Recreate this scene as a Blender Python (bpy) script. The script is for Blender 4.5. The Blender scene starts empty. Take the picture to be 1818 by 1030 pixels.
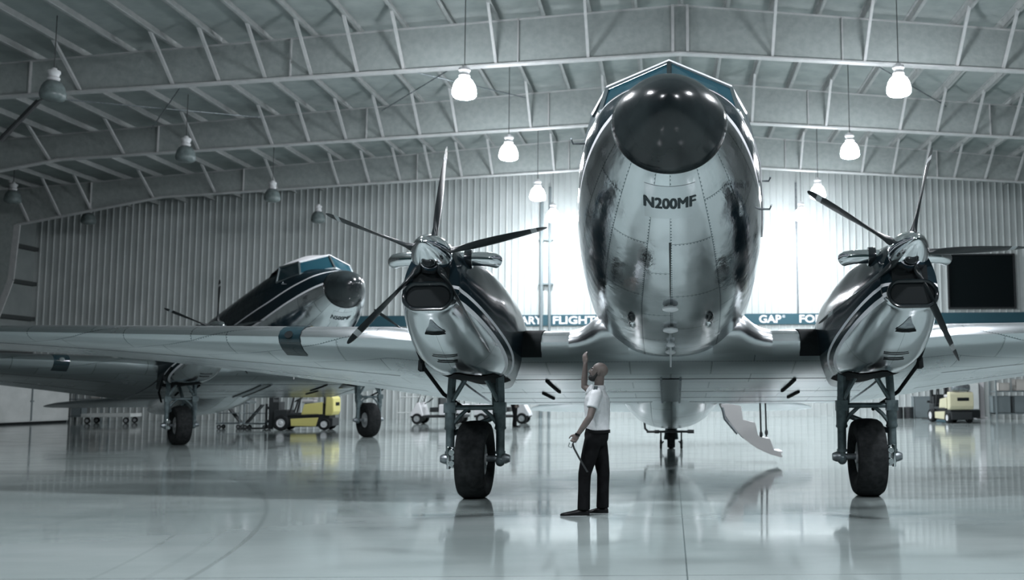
import bpy, math, random
from mathutils import Vector, Matrix
from mathutils.bvhtree import BVHTree
random.seed(7)
PI = math.pi
sc = bpy.context.scene
col = sc.collection

# ------------------------------------------------------------------ camera
F, CX, CY, CAMH = 1750.0, 1190.0, 515.0, 1.6
TH = math.atan(170 / F); RO = math.radians(.33)
cam = bpy.data.cameras.new('camera'); camo = bpy.data.objects.new('camera', cam); col.objects.link(camo)
fw = Vector((0, math.cos(TH), math.sin(TH))); up = Vector((0, -math.sin(TH), math.cos(TH))); rt = Vector((1, 0, 0))
r2 = rt * math.cos(RO) - up * math.sin(RO); u2 = up * math.cos(RO) + rt * math.sin(RO)
M = Matrix((r2, u2, -fw)).transposed().to_4x4(); M.translation = (0, 0, CAMH)
camo.matrix_world = M
cam.sensor_width = 36.0; cam.lens = 36.0 * F / 1818; cam.sensor_fit = 'HORIZONTAL'
cam.shift_x = -(CX - 909) / 1818; cam.shift_y = 0.0
cam.clip_end = 300
cam.dof.use_dof = True; cam.dof.focus_distance = 12.2; cam.dof.aperture_fstop = 1.4
sc.camera = camo
# ------------------------------------------------------------------ world, exposure
w = bpy.data.worlds.new('world'); sc.world = w; w.use_nodes = True
w.node_tree.nodes['Background'].inputs[0].default_value = (.26, .54, .56, 1)
w.node_tree.nodes['Background'].inputs[1].default_value = .055
sc.view_settings.view_transform = 'Standard'; sc.view_settings.look = 'None'
sc.view_settings.exposure = 0.0; sc.view_settings.gamma = 1.0; sc.view_settings.use_curve_mapping = False
sc.cycles.max_bounces = 8; sc.cycles.diffuse_bounces = 1; sc.cycles.glossy_bounces = 5
LAMP = 700.0            # glow of a lit lamp bowl

# ------------------------------------------------------------------ materials
def mat(name, c, rough=.5, metal=0., coat=0., spec=.5, emit=None, es=0.):
    m = bpy.data.materials.new(name); m.use_nodes = True
    b = m.node_tree.nodes['Principled BSDF']
    b.inputs['Base Color'].default_value = (*c, 1); b.inputs['Roughness'].default_value = rough
    b.inputs['Metallic'].default_value = metal; b.inputs['Coat Weight'].default_value = coat
    b.inputs['Coat Roughness'].default_value = .05
    b.inputs['Specular IOR Level'].default_value = spec
    if emit: b.inputs['Emission Color'].default_value = (*emit, 1); b.inputs['Emission Strength'].default_value = es
    return m
def nd(m, t, **k):
    n = m.node_tree.nodes.new(t)
    for a, v in k.items(): setattr(n, a, v)
    return n
def lk(m, a, b): m.node_tree.links.new(a, b)
def bsdf(m): return m.node_tree.nodes['Principled BSDF']
def noise_col(m, c1, c2, scale=3., lo=.35, hi=.65, rough=None, bump=0., coords='Object', stretch=None):
    tc = nd(m, 'ShaderNodeTexCoord'); n = nd(m, 'ShaderNodeTexNoise'); n.inputs['Scale'].default_value = scale
    n.inputs['Detail'].default_value = 5
    src = tc.outputs[coords]
    if stretch:
        mp = nd(m, 'ShaderNodeMapping'); mp.inputs['Scale'].default_value = stretch; lk(m, src, mp.inputs[0]); src = mp.outputs[0]
    lk(m, src, n.inputs['Vector'])
    r = nd(m, 'ShaderNodeValToRGB'); e = r.color_ramp.elements
    e[0].position = lo; e[0].color = (*c1, 1); e[1].position = hi; e[1].color = (*c2, 1)
    lk(m, n.outputs[0], r.inputs[0]); lk(m, r.outputs[0], bsdf(m).inputs['Base Color'])
    if rough:
        mr = nd(m, 'ShaderNodeMapRange'); mr.inputs[3].default_value = rough[0]; mr.inputs[4].default_value = rough[1]
        lk(m, n.outputs[0], mr.inputs[0]); lk(m, mr.outputs[0], bsdf(m).inputs['Roughness'])
    if bump:
        bp = nd(m, 'ShaderNodeBump'); bp.inputs['Strength'].default_value = bump; bp.inputs['Distance'].default_value = .05
        lk(m, n.outputs[0], bp.inputs['Height']); lk(m, bp.outputs[0], bsdf(m).inputs['Normal'])
    return m

def metal_skin(name, base=(.70, .74, .76), rough=.16, bw=1.1, bh=.55, paint=False, tint=.10, wavy=.25, rivets=False):
    """polished aluminium sheet: UV in metres, seams between panels, small tone changes per sheet"""
    m = mat(name, base, rough, 1.0); b = bsdf(m)
    tc = nd(m, 'ShaderNodeTexCoord'); br = nd(m, 'ShaderNodeTexBrick')
    br.inputs['Scale'].default_value = 1.0; br.inputs['Mortar Size'].default_value = .004; br.inputs['Mortar Smooth'].default_value = .3
    br.inputs['Brick Width'].default_value = bw; br.inputs['Row Height'].default_value = bh
    br.inputs['Color1'].default_value = (*[x * (1 - tint) for x in base], 1); br.inputs['Color2'].default_value = (*[min(1, x * (1 + tint)) for x in base], 1)
    br.inputs['Mortar'].default_value = (.10, .13, .14, 1)
    lk(m, tc.outputs['UV'], br.inputs['Vector'])
    n = nd(m, 'ShaderNodeTexNoise'); n.inputs['Scale'].default_value = 3.4; n.inputs['Detail'].default_value = 4
    lk(m, tc.outputs['UV'], n.inputs['Vector'])
    mr = nd(m, 'ShaderNodeMapRange'); mr.inputs[1].default_value = .3; mr.inputs[2].default_value = .7
    mr.inputs[3].default_value = rough * .6; mr.inputs[4].default_value = rough * 1.6
    lk(m, n.outputs[0], mr.inputs[0])
    if not wavy: mr.inputs[3].default_value = rough*.9; mr.inputs[4].default_value = rough*1.12; n.inputs['Scale'].default_value = .8
    bp = nd(m, 'ShaderNodeBump'); bp.inputs['Strength'].default_value = wavy; bp.inputs['Distance'].default_value = .02
    lk(m, n.outputs[0], bp.inputs['Height']); 
    if wavy: lk(m, bp.outputs[0], b.inputs['Normal'])
    skin = br.outputs[0]
    if rivets:      # rows of rivet heads beside the seams
        b2 = nd(m, 'ShaderNodeTexBrick'); lk(m, tc.outputs['UV'], b2.inputs['Vector'])
        for k_, v_ in (('Scale', 1.), ('Mortar Size', .02), ('Mortar Smooth', 0.), ('Brick Width', bw), ('Row Height', bh)): b2.inputs[k_].default_value = v_
        sp = nd(m, 'ShaderNodeSeparateXYZ'); lk(m, tc.outputs['UV'], sp.inputs[0]); ds = []
        for ax in (0, 1):
            mu = nd(m, 'ShaderNodeMath', operation='MULTIPLY'); lk(m, sp.outputs[ax], mu.inputs[0]); mu.inputs[1].default_value = 2*PI/.046
            si = nd(m, 'ShaderNodeMath', operation='SINE'); lk(m, mu.outputs[0], si.inputs[0])
            g_ = nd(m, 'ShaderNodeMath', operation='GREATER_THAN'); lk(m, si.outputs[0], g_.inputs[0]); g_.inputs[1].default_value = .25; ds.append(g_)
        pr = nd(m, 'ShaderNodeMath', operation='MULTIPLY'); lk(m, ds[0].outputs[0], pr.inputs[0]); lk(m, ds[1].outputs[0], pr.inputs[1])
        p2 = nd(m, 'ShaderNodeMath', operation='MULTIPLY'); lk(m, pr.outputs[0], p2.inputs[0]); lk(m, b2.outputs['Fac'], p2.inputs[1])
        x_ = nd(m, 'ShaderNodeMix', data_type='RGBA'); lk(m, p2.outputs[0], x_.inputs[0]); lk(m, br.outputs[0], x_.inputs[6]); x_.inputs[7].default_value = (.20, .24, .25, 1)
        skin = x_.outputs[2]
    if not paint:
        lk(m, skin, b.inputs['Base Color']); lk(m, mr.outputs[0], b.inputs['Roughness']); return m
    # livery carried by two vertex attributes: height over the lower and over the upper cheat line
    def band(attr, half):
        a = nd(m, 'ShaderNodeAttribute', attribute_name=attr)
        ab = nd(m, 'ShaderNodeMath', operation='ABSOLUTE'); lk(m, a.outputs['Fac'], ab.inputs[0])
        lt = nd(m, 'ShaderNodeMath', operation='LESS_THAN'); lk(m, ab.outputs[0], lt.inputs[0]); lt.inputs[1].default_value = half
        gt = nd(m, 'ShaderNodeMath', operation='GREATER_THAN'); lk(m, a.outputs['Fac'], gt.inputs[0]); gt.inputs[1].default_value = 0
        return lt.outputs[0], gt.outputs[0]
    l1, g1 = band('line_low', .028); l2, g2 = band('line_high', .022)
    a3 = nd(m, 'ShaderNodeAttribute', attribute_name='roof'); g3 = nd(m, 'ShaderNodeMath', operation='GREATER_THAN')
    lk(m, a3.outputs['Fac'], g3.inputs[0]); g3.inputs[1].default_value = 0
    def mix(fac, a, bb, isf=False):
        x = nd(m, 'ShaderNodeMix', data_type='FLOAT' if isf else 'RGBA')
        lk(m, fac, x.inputs[0])
        ia, ib, o = (2, 3, 0) if isf else (6, 7, 2)
        for i, v in ((ia, a), (ib, bb)):
            if hasattr(v, 'links'): lk(m, v, x.inputs[i])
            else: x.inputs[i].default_value = v
        return x.outputs[o]
    wl = nd(m, 'ShaderNodeMath', operation='MAXIMUM'); lk(m, l1, wl.inputs[0]); lk(m, l2, wl.inputs[1])
    wl2 = nd(m, 'ShaderNodeMath', operation='MAXIMUM'); lk(m, wl.outputs[0], wl2.inputs[0]); lk(m, g3.outputs[0], wl2.inputs[1])
    dark = (.010, .020, .026, 1); white = (.78, .80, .83, 1)
    c = mix(g1, skin, dark); c = mix(wl2.outputs[0], c, white)
    me = mix(g1, 1.0, 0.0, True); me = mix(wl2.outputs[0], me, 0.0, True)
    ro = mix(g1, mr.outputs[0], .12, True); ro = mix(wl2.outputs[0], ro, .2, True)
    lk(m, c, b.inputs['Base Color']); lk(m, me, b.inputs['Metallic']); lk(m, ro, b.inputs['Roughness'])
    sl = nd(m, 'ShaderNodeMapRange'); lk(m, me, sl.inputs[0]); sl.inputs[3].default_value = .045; sl.inputs[4].default_value = .5; lk(m, sl.outputs[0], b.inputs['Specular IOR Level'])
    return m

MT = {}
MT['frame'] = mat('window_frame_metal', (.35, .40, .42), .3, 1.0)
MT['skin'] = metal_skin('fuselage_skin', base=(.76, .79, .81), paint=True, rough=.16, wavy=.6, rivets=True)
MT['cowl'] = metal_skin('cowl_skin', base=(.74, .77, .79), paint=True, rough=.13, bw=3., bh=1.6, wavy=.04, tint=.02)
MT['wing'] = metal_skin('wing_skin', base=(.66, .70, .72), rough=.25, bw=1.25, bh=.62, tint=.08, wavy=0, rivets=True)
MT['alu'] = mat('plain_aluminium', (.68, .71, .73), .24, 1.0)
MT['chrome'] = mat('chrome', (.86, .88, .9), .06, 1.0)
MT['steel'] = noise_col(mat('grey_steel', (.3, .34, .36), .4, .8), (.22, .25, .27), (.36, .40, .42), 12)
MT['gear'] = noise_col(mat('gear_paint', (.12, .16, .17), .35, .3), (.085, .12, .13), (.16, .21, .22), 9)
MT['black'] = mat('black_gloss', (.010, .014, .016), .13, 0, .0)
MT['radome'] = noise_col(mat('radome_black', (.012, .016, .018), .16), (.010, .014, .016), (.022, .030, .032), 2.5, rough=(.12, .26))
MT['rubber'] = noise_col(mat('tyre_rubber', (.014, .016, .017), .8, 0, 0, .2), (.010, .012, .013), (.022, .025, .026), 14)
MT['blade'] = mat('blade_black', (.016, .021, .023), .3, 0, 0, .35)
MT['bladeband'] = mat('blade_band', (.42, .45, .46), .4)
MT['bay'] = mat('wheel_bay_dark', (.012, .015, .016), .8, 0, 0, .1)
MT['glass'] = mat('dark_glass', (.012, .03, .038), .05, 0, 0, .8)
MT['wglass'] = mat('windshield_glass', (.012, .06, .085), .05, 0, 0, .9)
MT['winglass'] = mat('window_black_glass', (.006, .009, .010), .12, 0, 0, .15)
MT['white'] = mat('white_paint', (.78, .80, .82), .35)
MT['cream'] = mat('door_lining', (.55, .56, .56), .5)
MT['letter'] = mat('letter_dark', (.02, .035, .04), .5)
MT['steelw'] = noise_col(mat('white_steel', (.62, .66, .66), .55), (.46, .49, .49), (.54, .56, .56), 4)
MT['purlin'] = noise_col(mat('purlin_grey', (.36, .39, .39), .8), (.33, .365, .36), (.40, .43, .425), 4)
MT['keelrefl'] = mat('keel_reflection_dark', (.30, .34, .35), .3, 1.0)  # dark reflection under the wing, put into the colour
MT['insul'] = noise_col(mat('insulation', (.5, .53, .53), .9), (.31, .36, .35), (.365, .415, .405), 5, bump=.4)
MT['roof'] = noise_col(mat('roof_blanket', (.55, .58, .58), .9), (.27, .32, .31), (.335, .385, .375), 1.6, bump=.5)
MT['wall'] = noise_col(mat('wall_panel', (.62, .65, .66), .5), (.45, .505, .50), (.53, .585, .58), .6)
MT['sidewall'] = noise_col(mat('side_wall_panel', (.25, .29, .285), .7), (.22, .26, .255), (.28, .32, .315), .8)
MT['girt'] = mat('girt_dark', (.05, .06, .06), .7)
MT['cord'] = mat('lamp_cord', (.05, .06, .06), .6)
MT['lit'] = mat('lamp_bowl_lit', (.9, .9, .9), .4, emit=(.93, .95, 1.0), es=LAMP)
MT['lit_upper'] = mat('lamp_bowl_lit_upper', (.9, .9, .9), .4, emit=(.93, .95, 1.0), es=LAMP*.06)
MT['lit_side'] = mat('lamp_bowl_lit_side', (.9, .9, .9), .4, emit=(.93, .95, 1.0), es=LAMP*.22)
MT['unlit'] = noise_col(mat('lamp_bowl_unlit', (.16, .2, .2), .25), (.14, .18, .18), (.20, .25, .25), 6)
MT['ballast'] = mat('lamp_housing', (.72, .75, .76), .4)
MT['banner'] = mat('banner_teal', (.018, .075, .10), .6)
MT['bannertext'] = mat('banner_letter', (.78, .82, .84), .6)
MT['yellow'] = mat('truck_yellow', (.62, .58, .20), .45)
MT['paleyellow'] = mat('truck_cream', (.56, .55, .38), .45)
MT['dkplastic'] = mat('black_plastic', (.02, .024, .026), .5)
MT['lightrim'] = mat('wheel_hub_pale', (.62, .65, .66), .5)
MT['rim'] = mat('wheel_rim', (.42, .45, .46), .4, .3)
MT['cabinet'] = noise_col(mat('cabinet_white', (.6, .65, .64), .5), (.56, .61, .60), (.64, .69, .68), 2)
MT['crate'] = mat('crate_grey', (.16, .2, .21), .6)
MT['crateblue'] = mat('crate_teal', (.08, .19, .24), .6)
MT['carton'] = mat('carton_pale', (.48, .48, .45), .8)

fl = mat('floor_epoxy', (.36, .43, .43), .15); b = bsdf(fl)
tc = nd(fl, 'ShaderNodeTexCoord'); n1 = nd(fl, 'ShaderNodeTexNoise'); n1.inputs['Scale'].default_value = .35; n1.inputs['Detail'].default_value = 8; n1.inputs['Roughness'].default_value = .62
mpg = nd(fl, 'ShaderNodeMapping'); mpg.inputs['Scale'].default_value = (.6, 1.6, 1); lk(fl, tc.outputs['Object'], mpg.inputs[0]); lk(fl, mpg.outputs[0], n1.inputs['Vector'])
cr = nd(fl, 'ShaderNodeValToRGB'); e = cr.color_ramp.elements; e[0].position = .32; e[0].color = (.25, .305, .302, 1); e[1].position = .68; e[1].color = (.325, .38, .376, 1)
lk(fl, n1.outputs[0], cr.inputs[0])
br = nd(fl, 'ShaderNodeTexBrick'); br.offset = 0.0
mp2 = nd(fl, 'ShaderNodeMapping'); mp2.inputs['Location'].default_value = (7.5 - .13, 7.6 - 8.55 + 7.6, 0); lk(fl, tc.outputs['Object'], mp2.inputs[0]); lk(fl, mp2.outputs[0], br.inputs['Vector'])
for k, v in (('Scale', 1.), ('Mortar Size', .009), ('Mortar Smooth', .5), ('Brick Width', 7.5), ('Row Height', 7.6)): br.inputs[k].default_value = v
br.inputs['Color1'].default_value = (1, 1, 1, 1); br.inputs['Color2'].default_value = (.96, .96, .96, 1); br.inputs['Mortar'].default_value = (.35, .38, .38, 1)
mx = nd(fl, 'ShaderNodeMix', data_type='RGBA', blend_type='MULTIPLY'); mx.inputs[0].default_value = 1
lk(fl, cr.outputs[0], mx.inputs[6]); lk(fl, br.outputs[0], mx.inputs[7]); 
dv = nd(fl, 'ShaderNodeVectorMath', operation='DISTANCE'); lk(fl, tc.outputs['Object'], dv.inputs[0]); dv.inputs[1].default_value = (-24.98, 5.45, 0)
prev = mx.outputs[2]
for rad_, hw_, k_ in ((21.12, .035, .80), (20.75, .05, .93), (20.3, .03, .9)):      # faint curved tyre tracks
    s1 = nd(fl, 'ShaderNodeMath', operation='SUBTRACT'); lk(fl, dv.outputs['Value'], s1.inputs[0]); s1.inputs[1].default_value = rad_
    s2 = nd(fl, 'ShaderNodeMath', operation='ABSOLUTE'); lk(fl, s1.outputs[0], s2.inputs[0])
    s3 = nd(fl, 'ShaderNodeMapRange'); lk(fl, s2.outputs[0], s3.inputs[0]); s3.inputs[1].default_value = hw_*.4; s3.inputs[2].default_value = hw_; s3.inputs[3].default_value = k_; s3.inputs[4].default_value = 1
    m3 = nd(fl, 'ShaderNodeMix', data_type='RGBA', blend_type='MULTIPLY'); m3.inputs[0].default_value = 1; lk(fl, prev, m3.inputs[6]); lk(fl, s3.outputs[0], m3.inputs[7]); prev = m3.outputs[2]
lk(fl, prev, b.inputs['Base Color'])
n2 = nd(fl, 'ShaderNodeTexNoise'); n2.inputs['Scale'].default_value = 1.4; n2.inputs['Detail'].default_value = 6; lk(fl, mpg.outputs[0], n2.inputs['Vector'])
mr = nd(fl, 'ShaderNodeMapRange'); mr.inputs[1].default_value = .3; mr.inputs[2].default_value = .7; mr.inputs[3].default_value = .05; mr.inputs[4].default_value = .12
lk(fl, n2.outputs[0], mr.inputs[0]); lk(fl, mr.outputs[0], b.inputs['Roughness'])
MT['floor'] = fl

# ------------------------------------------------------------------ mesh builder
def pchip(tab):
    xs = [r[0] for r in tab]; n = len(xs); kx = len(tab[0]) - 1
    cols = [[r[1 + k] for r in tab] for k in range(kx)]
    def slopes(ys):
        h = [xs[i + 1] - xs[i] for i in range(n - 1)]; d = [(ys[i + 1] - ys[i]) / h[i] for i in range(n - 1)]
        m = [d[0]] + [0 if d[i - 1] * d[i] <= 0 else (3 * (h[i - 1] + h[i])) / ((2 * h[i] + h[i - 1]) / d[i - 1] + (h[i] + 2 * h[i - 1]) / d[i]) for i in range(1, n - 1)] + [d[-1]]
        return m
    ms = [slopes(c) for c in cols]
    def f(x):
        x = min(max(x, xs[0]), xs[-1]); i = 0
        while i < n - 2 and x > xs[i + 1]: i += 1
        h = xs[i + 1] - xs[i]; t = (x - xs[i]) / h; out = []
        for c, m in zip(cols, ms):
            out.append((2*t**3-3*t**2+1)*c[i] + (t**3-2*t**2+t)*h*m[i] + (-2*t**3+3*t**2)*c[i+1] + (t**3-t**2)*h*m[i+1])
        return out
    return f

class MB:
    def __init__(s): s.v = []; s.f = []; s.mi = []; s.uv = []; s.at = {}
    def quad(s, idx, mi=0, uv=None):
        s.f.append(tuple(idx)); s.mi.append(mi); s.uv.append(uv)
    def loft(s, rings, closed=True, capa=True, capb=True, mi=0, uvs=None, mif=None):
        n = len(rings[0]); b0 = len(s.v)
        for r in rings: s.v += [Vector(p) for p in r]
        m = n if closed else n - 1
        for i in range(len(rings) - 1):
            for j in range(m):
                k = (j + 1) % n
                idx = (b0 + i*n + j, b0 + i*n + k, b0 + (i+1)*n + k, b0 + (i+1)*n + j)
                uv = None
                if uvs: uv = (uvs[i][j], uvs[i][j + 1], uvs[i+1][j + 1], uvs[i+1][j])
                s.quad(idx, mif(i, j) if mif else mi, uv)
        if closed and capa: s.quad(tuple(b0 + j for j in range(n))[::-1], mif(0, 0) if mif else mi)
        if closed and capb: s.quad(tuple(b0 + (len(rings)-1)*n + j for j in range(n)), mif(len(rings)-2, 0) if mif else mi)
        return b0
    def tube(s, pts, r, seg=10, mi=0, caps=True):
        pts = [Vector(p) for p in pts]; rr = r if isinstance(r, (list, tuple)) else [r] * len(pts)
        rings = []; prev = None
        for i, p in enumerate(pts):
            d = (pts[min(i+1, len(pts)-1)] - pts[max(i-1, 0)]).normalized()
            if prev is None:
                a = d.orthogonal().normalized()
            else:
                a = (prev - d * prev.dot(d)).normalized()
            prev = a; c = d.cross(a)
            rings.append([p + (a*math.cos(2*PI*k/seg) + c*math.sin(2*PI*k/seg)) * rr[i] for k in range(seg)])
        s.loft(rings, True, caps, caps, mi)
    def box(s, c, size, rot=None, mi=0, taper=None):
        c = Vector(c); hx, hy, hz = [x/2 for x in size]; b0 = len(s.v)
        tx, ty = taper or (1, 1)
        for dz in (-1, 1):
            for dx, dy in ((-1,-1),(1,-1),(1,1),(-1,1)):
                p = Vector((dx*hx*(tx if dz > 0 else 1), dy*hy*(ty if dz > 0 else 1), dz*hz))
                if rot: p = rot @ p
                s.v.append(c + p)
        for q in ((3,2,1,0),(4,5,6,7),(0,1,5,4),(1,2,6,5),(2,3,7,6),(3,0,4,7)):
            s.quad([b0 + k for k in q], mi)
    def bar(s, a, b, wx, wy, mi=0, ref=(0,0,1)):
        a = Vector(a); b = Vector(b); d = (b-a); L = d.length; d.normalize(); r = Vector(ref)
        x = d.cross(r)
        if x.length < 1e-3: x = d.cross(Vector((1,0,0)))
        x.normalize(); y = x.cross(d)
        R = Matrix((x, y, d)).transposed()
        s.box((a+b)/2, (wx, wy, L), R, mi)
    def lathe(s, prof, o=(0,0,0), ax=(0,0,1), seg=24, mi=0, mif=None, caps=True):
        o = Vector(o); d = Vector(ax).normalized(); a = d.orthogonal().normalized(); c = d.cross(a)
        rings = [[o + d*h + (a*math.cos(2*PI*k/seg) + c*math.sin(2*PI*k/seg))*max(r, 1e-4) for k in range(seg)] for r, h in prof]
        s.loft(rings, True, caps, caps, mi, mif=mif)
    def ball(s, c, r, seg=14, ring=9, rot=None, mi=0):
        c = Vector(c); r = (r,)*3 if not isinstance(r, (tuple, list)) else r
        rings = []
        for i in range(ring + 1):
            th = PI*i/ring; row = []
            for k in range(seg):
                ph = 2*PI*k/seg
                p = Vector((r[0]*max(math.sin(th),1e-3)*math.cos(ph), r[1]*max(math.sin(th),1e-3)*math.sin(ph), -r[2]*math.cos(th)))
                if rot: p = rot @ p
                row.append(c + p)
            rings.append(row)
        s.loft(rings, mi=mi)
    def prism(s, poly, a, b, mi=0):
        """poly: list of (u,w) in a plane; a(u,w) and b(u,w) give the two end points"""
        s.loft([[a(*p) for p in poly], [b(*p) for p in poly]], mi=mi)
    def build(s, name, mats, parent=None, smooth=30, bevel=0, loc=None, recalc=True):
        me = bpy.data.meshes.new(name); me.from_pydata([tuple(v) for v in s.v], [], s.f)
        if not isinstance(mats, (list, tuple)): mats = [mats]
        for m in mats: me.materials.append(MT[m] if isinstance(m, str) else m)
        for p, i in zip(me.polygons, s.mi): p.material_index = i
        if any(u for u in s.uv):
            ul = me.uv_layers.new(name='UVMap')
            for p, u in zip(me.polygons, s.uv):
                if u:
                    for li, q in zip(p.loop_indices, u): ul.data[li].uv = q
        for k, vals in s.at.items():
            a = me.attributes.new(k, 'FLOAT', 'POINT')
            for i, v in enumerate(vals): a.data[i].value = v
        if recalc:
            import bmesh
            bm = bmesh.new(); bm.from_mesh(me); bmesh.ops.recalc_face_normals(bm, faces=bm.faces); bm.to_mesh(me); bm.free()
        if smooth:
            for p in me.polygons: p.use_smooth = True
            me.set_sharp_from_angle(angle=math.radians(smooth))
        me.update()
        o = bpy.data.objects.new(name, me); col.objects.link(o)
        if parent: o.parent = parent
        if loc: o.location = loc
        if bevel:
            bv = o.modifiers.new('bevel', 'BEVEL'); bv.width = bevel; bv.segments = 2; bv.limit_method = 'ANGLE'
        return o
def tag(o, label=None, cat=None, group=None, kind=None):
    if label: o['label'] = label
    if cat: o['category'] = cat
    if group: o['group'] = group
    if kind: o['kind'] = kind
    return o
def empty(name, loc=(0,0,0), rz=0):
    o = bpy.data.objects.new(name, None); col.objects.link(o); o.location = loc; o.rotation_euler = (0,0,rz); o.empty_display_size = .2
    return o
def kids(o): return [c for c in bpy.data.objects if c.parent is o]
def copy_tree(o, parent=None):
    c = o.copy(); col.objects.link(c)
    if parent: c.parent = parent
    for ch in kids(o): copy_tree(ch, c)
    return c
def sub(d, a): return [x for x in d if x.name.split('.')[0] == a]
def text_mesh(body, width, height, bold=.02, extrude=0.):
    cu = bpy.data.curves.new('t', 'FONT'); cu.body = body; cu.size = 1; cu.offset = bold; cu.resolution_u = 3; cu.extrude = extrude
    o = bpy.data.objects.new('t', cu); col.objects.link(o); bpy.context.view_layer.update()
    dg = bpy.context.evaluated_depsgraph_get(); ev = o.evaluated_get(dg); me = ev.to_mesh()
    vs = [v.co.copy() for v in me.vertices]; fs = [tuple(p.vertices) for p in me.polygons]
    ev.to_mesh_clear(); bpy.data.objects.remove(o); bpy.data.curves.remove(cu)
    x0 = min(v.x for v in vs); x1 = max(v.x for v in vs); y0 = min(v.y for v in vs); y1 = max(v.y for v in vs)
    for v in vs:
        v.x = (v.x - x0) / (x1 - x0) * width; v.y = (v.y - y0) / (y1 - y0) * height
    return vs, fs

# ------------------------------------------------------------------ the hangar
XC = .35                                  # ridge
XL, XR, YB, YF = -32.9, 33.6, 50.6, -12.0
def ztop(x): return 13.35 - .083 * abs(x - XC)          # top of the rafters
def zbot(x):
    a = abs(x - XC)
    return 11.82 - .060 * a if a < 23.8 else 11.82 - .060 * 23.8 - .19 * (a - 23.8)
PD = .24                                   # purlin depth
m = MB(); m.box(((XL+XR)/2, (YB+YF)/2 - 8, -.05), (XR-XL, YB-YF+16, .1)); o = m.build('floor', 'floor'); tag(o, kind='structure')
m = MB()
for sgn in (-1, 1):
    xe = XL if sgn < 0 else XR
    z0, z1 = ztop(XC) + PD, ztop(xe) + PD
    r = [[(XC, y, z0), (xe, y, z1), (xe, y, z1+.12), (XC, y, z0+.12)] for y in (YF, YB)]
    m.loft(r)
tag(m.build('ceiling', 'roof', smooth=0), kind='structure')
# ribbed end wall: one sheet folded into narrow ridges
m = MB(); prof = []; x = XL; pit = .335
while x < XR:
    prof += [(x, YB), (x + .245, YB), (x + .265, YB - .045), (x + .315, YB - .045)]; x += pit
prof = [(min(a, XR), b_) for a, b_ in prof] + [(XR, YB)]
b0 = 0
for a, b_ in prof: m.v += [Vector((a, b_, 0)), Vector((a, b_, ztop(a) + PD))]
for i in range(len(prof) - 1): m.quad((2*i, 2*i+2, 2*i+3, 2*i+1))
tag(m.build('wall_back', 'wall', smooth=0), kind='structure')
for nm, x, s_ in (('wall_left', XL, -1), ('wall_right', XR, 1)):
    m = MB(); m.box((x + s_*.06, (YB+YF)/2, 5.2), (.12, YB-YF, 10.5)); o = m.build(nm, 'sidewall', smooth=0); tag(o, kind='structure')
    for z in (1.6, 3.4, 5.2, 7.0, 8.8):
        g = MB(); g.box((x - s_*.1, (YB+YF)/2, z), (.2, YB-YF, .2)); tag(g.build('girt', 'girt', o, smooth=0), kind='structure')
# rafters (tapered plate girders with columns) and their flange braces
FY = [-8.4, -.8, 6.8, 14.4, 22.0, 29.6, 37.2, 44.8]
pts = [(XC - a) for a in (0, 6, 12, 18, 23.8, 30.4)]
def rafter_mesh():
    m = MB()
    for sgn in (-1, 1):
        xs = [XC + sgn*a for a in (0, 6, 12, 18, 23.8, 30.35)]
        xe = XL + .25 if sgn < 0 else XR - .25
        # web
        top = [(x, ztop(x)) for x in xs]; bot = [(x, zbot(x)) for x in xs]
        r = [[(t[0], -.02, t[1]), (t[0], .02, t[1]), (b_[0], .02, b_[1]), (b_[0], -.02, b_[1])] for t, b_ in zip(top, bot)]
        m.loft(r, mi=1)
        for i in range(5):
            m.bar((xs[i], 0, zbot(xs[i]) - .012), (xs[i+1], 0, zbot(xs[i+1]) - .012), .26, .05, 0)
            m.bar((xs[i], 0, ztop(xs[i]) - .02), (xs[i+1], 0, ztop(xs[i+1]) - .02), .22, .03, 0)
        # column
        inner = [(XC + sgn*30.35, zbot(xs[-1])), (XC + sgn*30.5, 6.6), (XC + sgn*31.05, 4.9), (XC + sgn*32.2, 0)]
        r = [[(a, -.02, z), (a, .02, z), (xe, .02, z), (xe, -.02, z)] for a, z in inner]
        m.loft([[(inner[0][0], -.02, ztop(inner[0][0])), (inner[0][0], .02, ztop(inner[0][0])), (xe, .02, ztop(xe)), (xe, -.02, ztop(xe))]] + r, mi=1)
        for (a, z), (a2, z2) in zip(inner, inner[1:]):
            m.bar((a, 0, z), (a2, 0, z2), .28, .05, 0, ref=(0, 1, 0)); m.v[-8:] = m.v[-8:]
        m.bar((xe, 0, 0), (xe, 0, ztop(xe)), .05, .26, 0, ref=(0, 1, 0))
        # web stiffeners at plate joints
        for a in (5.0, 12.0, 20.0, 27.0):
            x = XC + sgn*a; m.box((x, -.06, (ztop(x)+zbot(x))/2), (.035, .12, ztop(x)-zbot(x)-.04), mi=0)
    return m
SP = 1.42
raf = rafter_mesh().build('roof_rafter', ['steelw', 'insul'], smooth=0)
bidx = [2, 4, 6, 7, 8, 9, 10, 11, 13, 15, 17, 19, 20, 21, 22]
braces = []
for sgn in (-1, 1):
    for i in [.16] + bidx:
        x = XC + sgn*i*SP; m = MB()
        zb = zbot(x) + .03
        m.bar((x, -.03, zb), (x, -1.5 if i > 1 else -.5, ztop(x) + .06), .085, .085, 0, ref=(1, 0, 0)) if i > 1 else m.bar((x, -.1, zb), (x, -.1, ztop(x)), .09, .09)
        braces.append(m.build('flange_brace', 'steelw', raf, smooth=0))
for k, y in enumerate(FY):
    if y == 29.6: r = raf
    else:
        r = raf.copy(); col.objects.link(r)
        if y > 0:
            for b_ in braces: c = b_.copy(); c.parent = r; col.objects.link(c)
    r.location = (0, y, 0); tag(r, kind='structure')
pur = None
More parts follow.
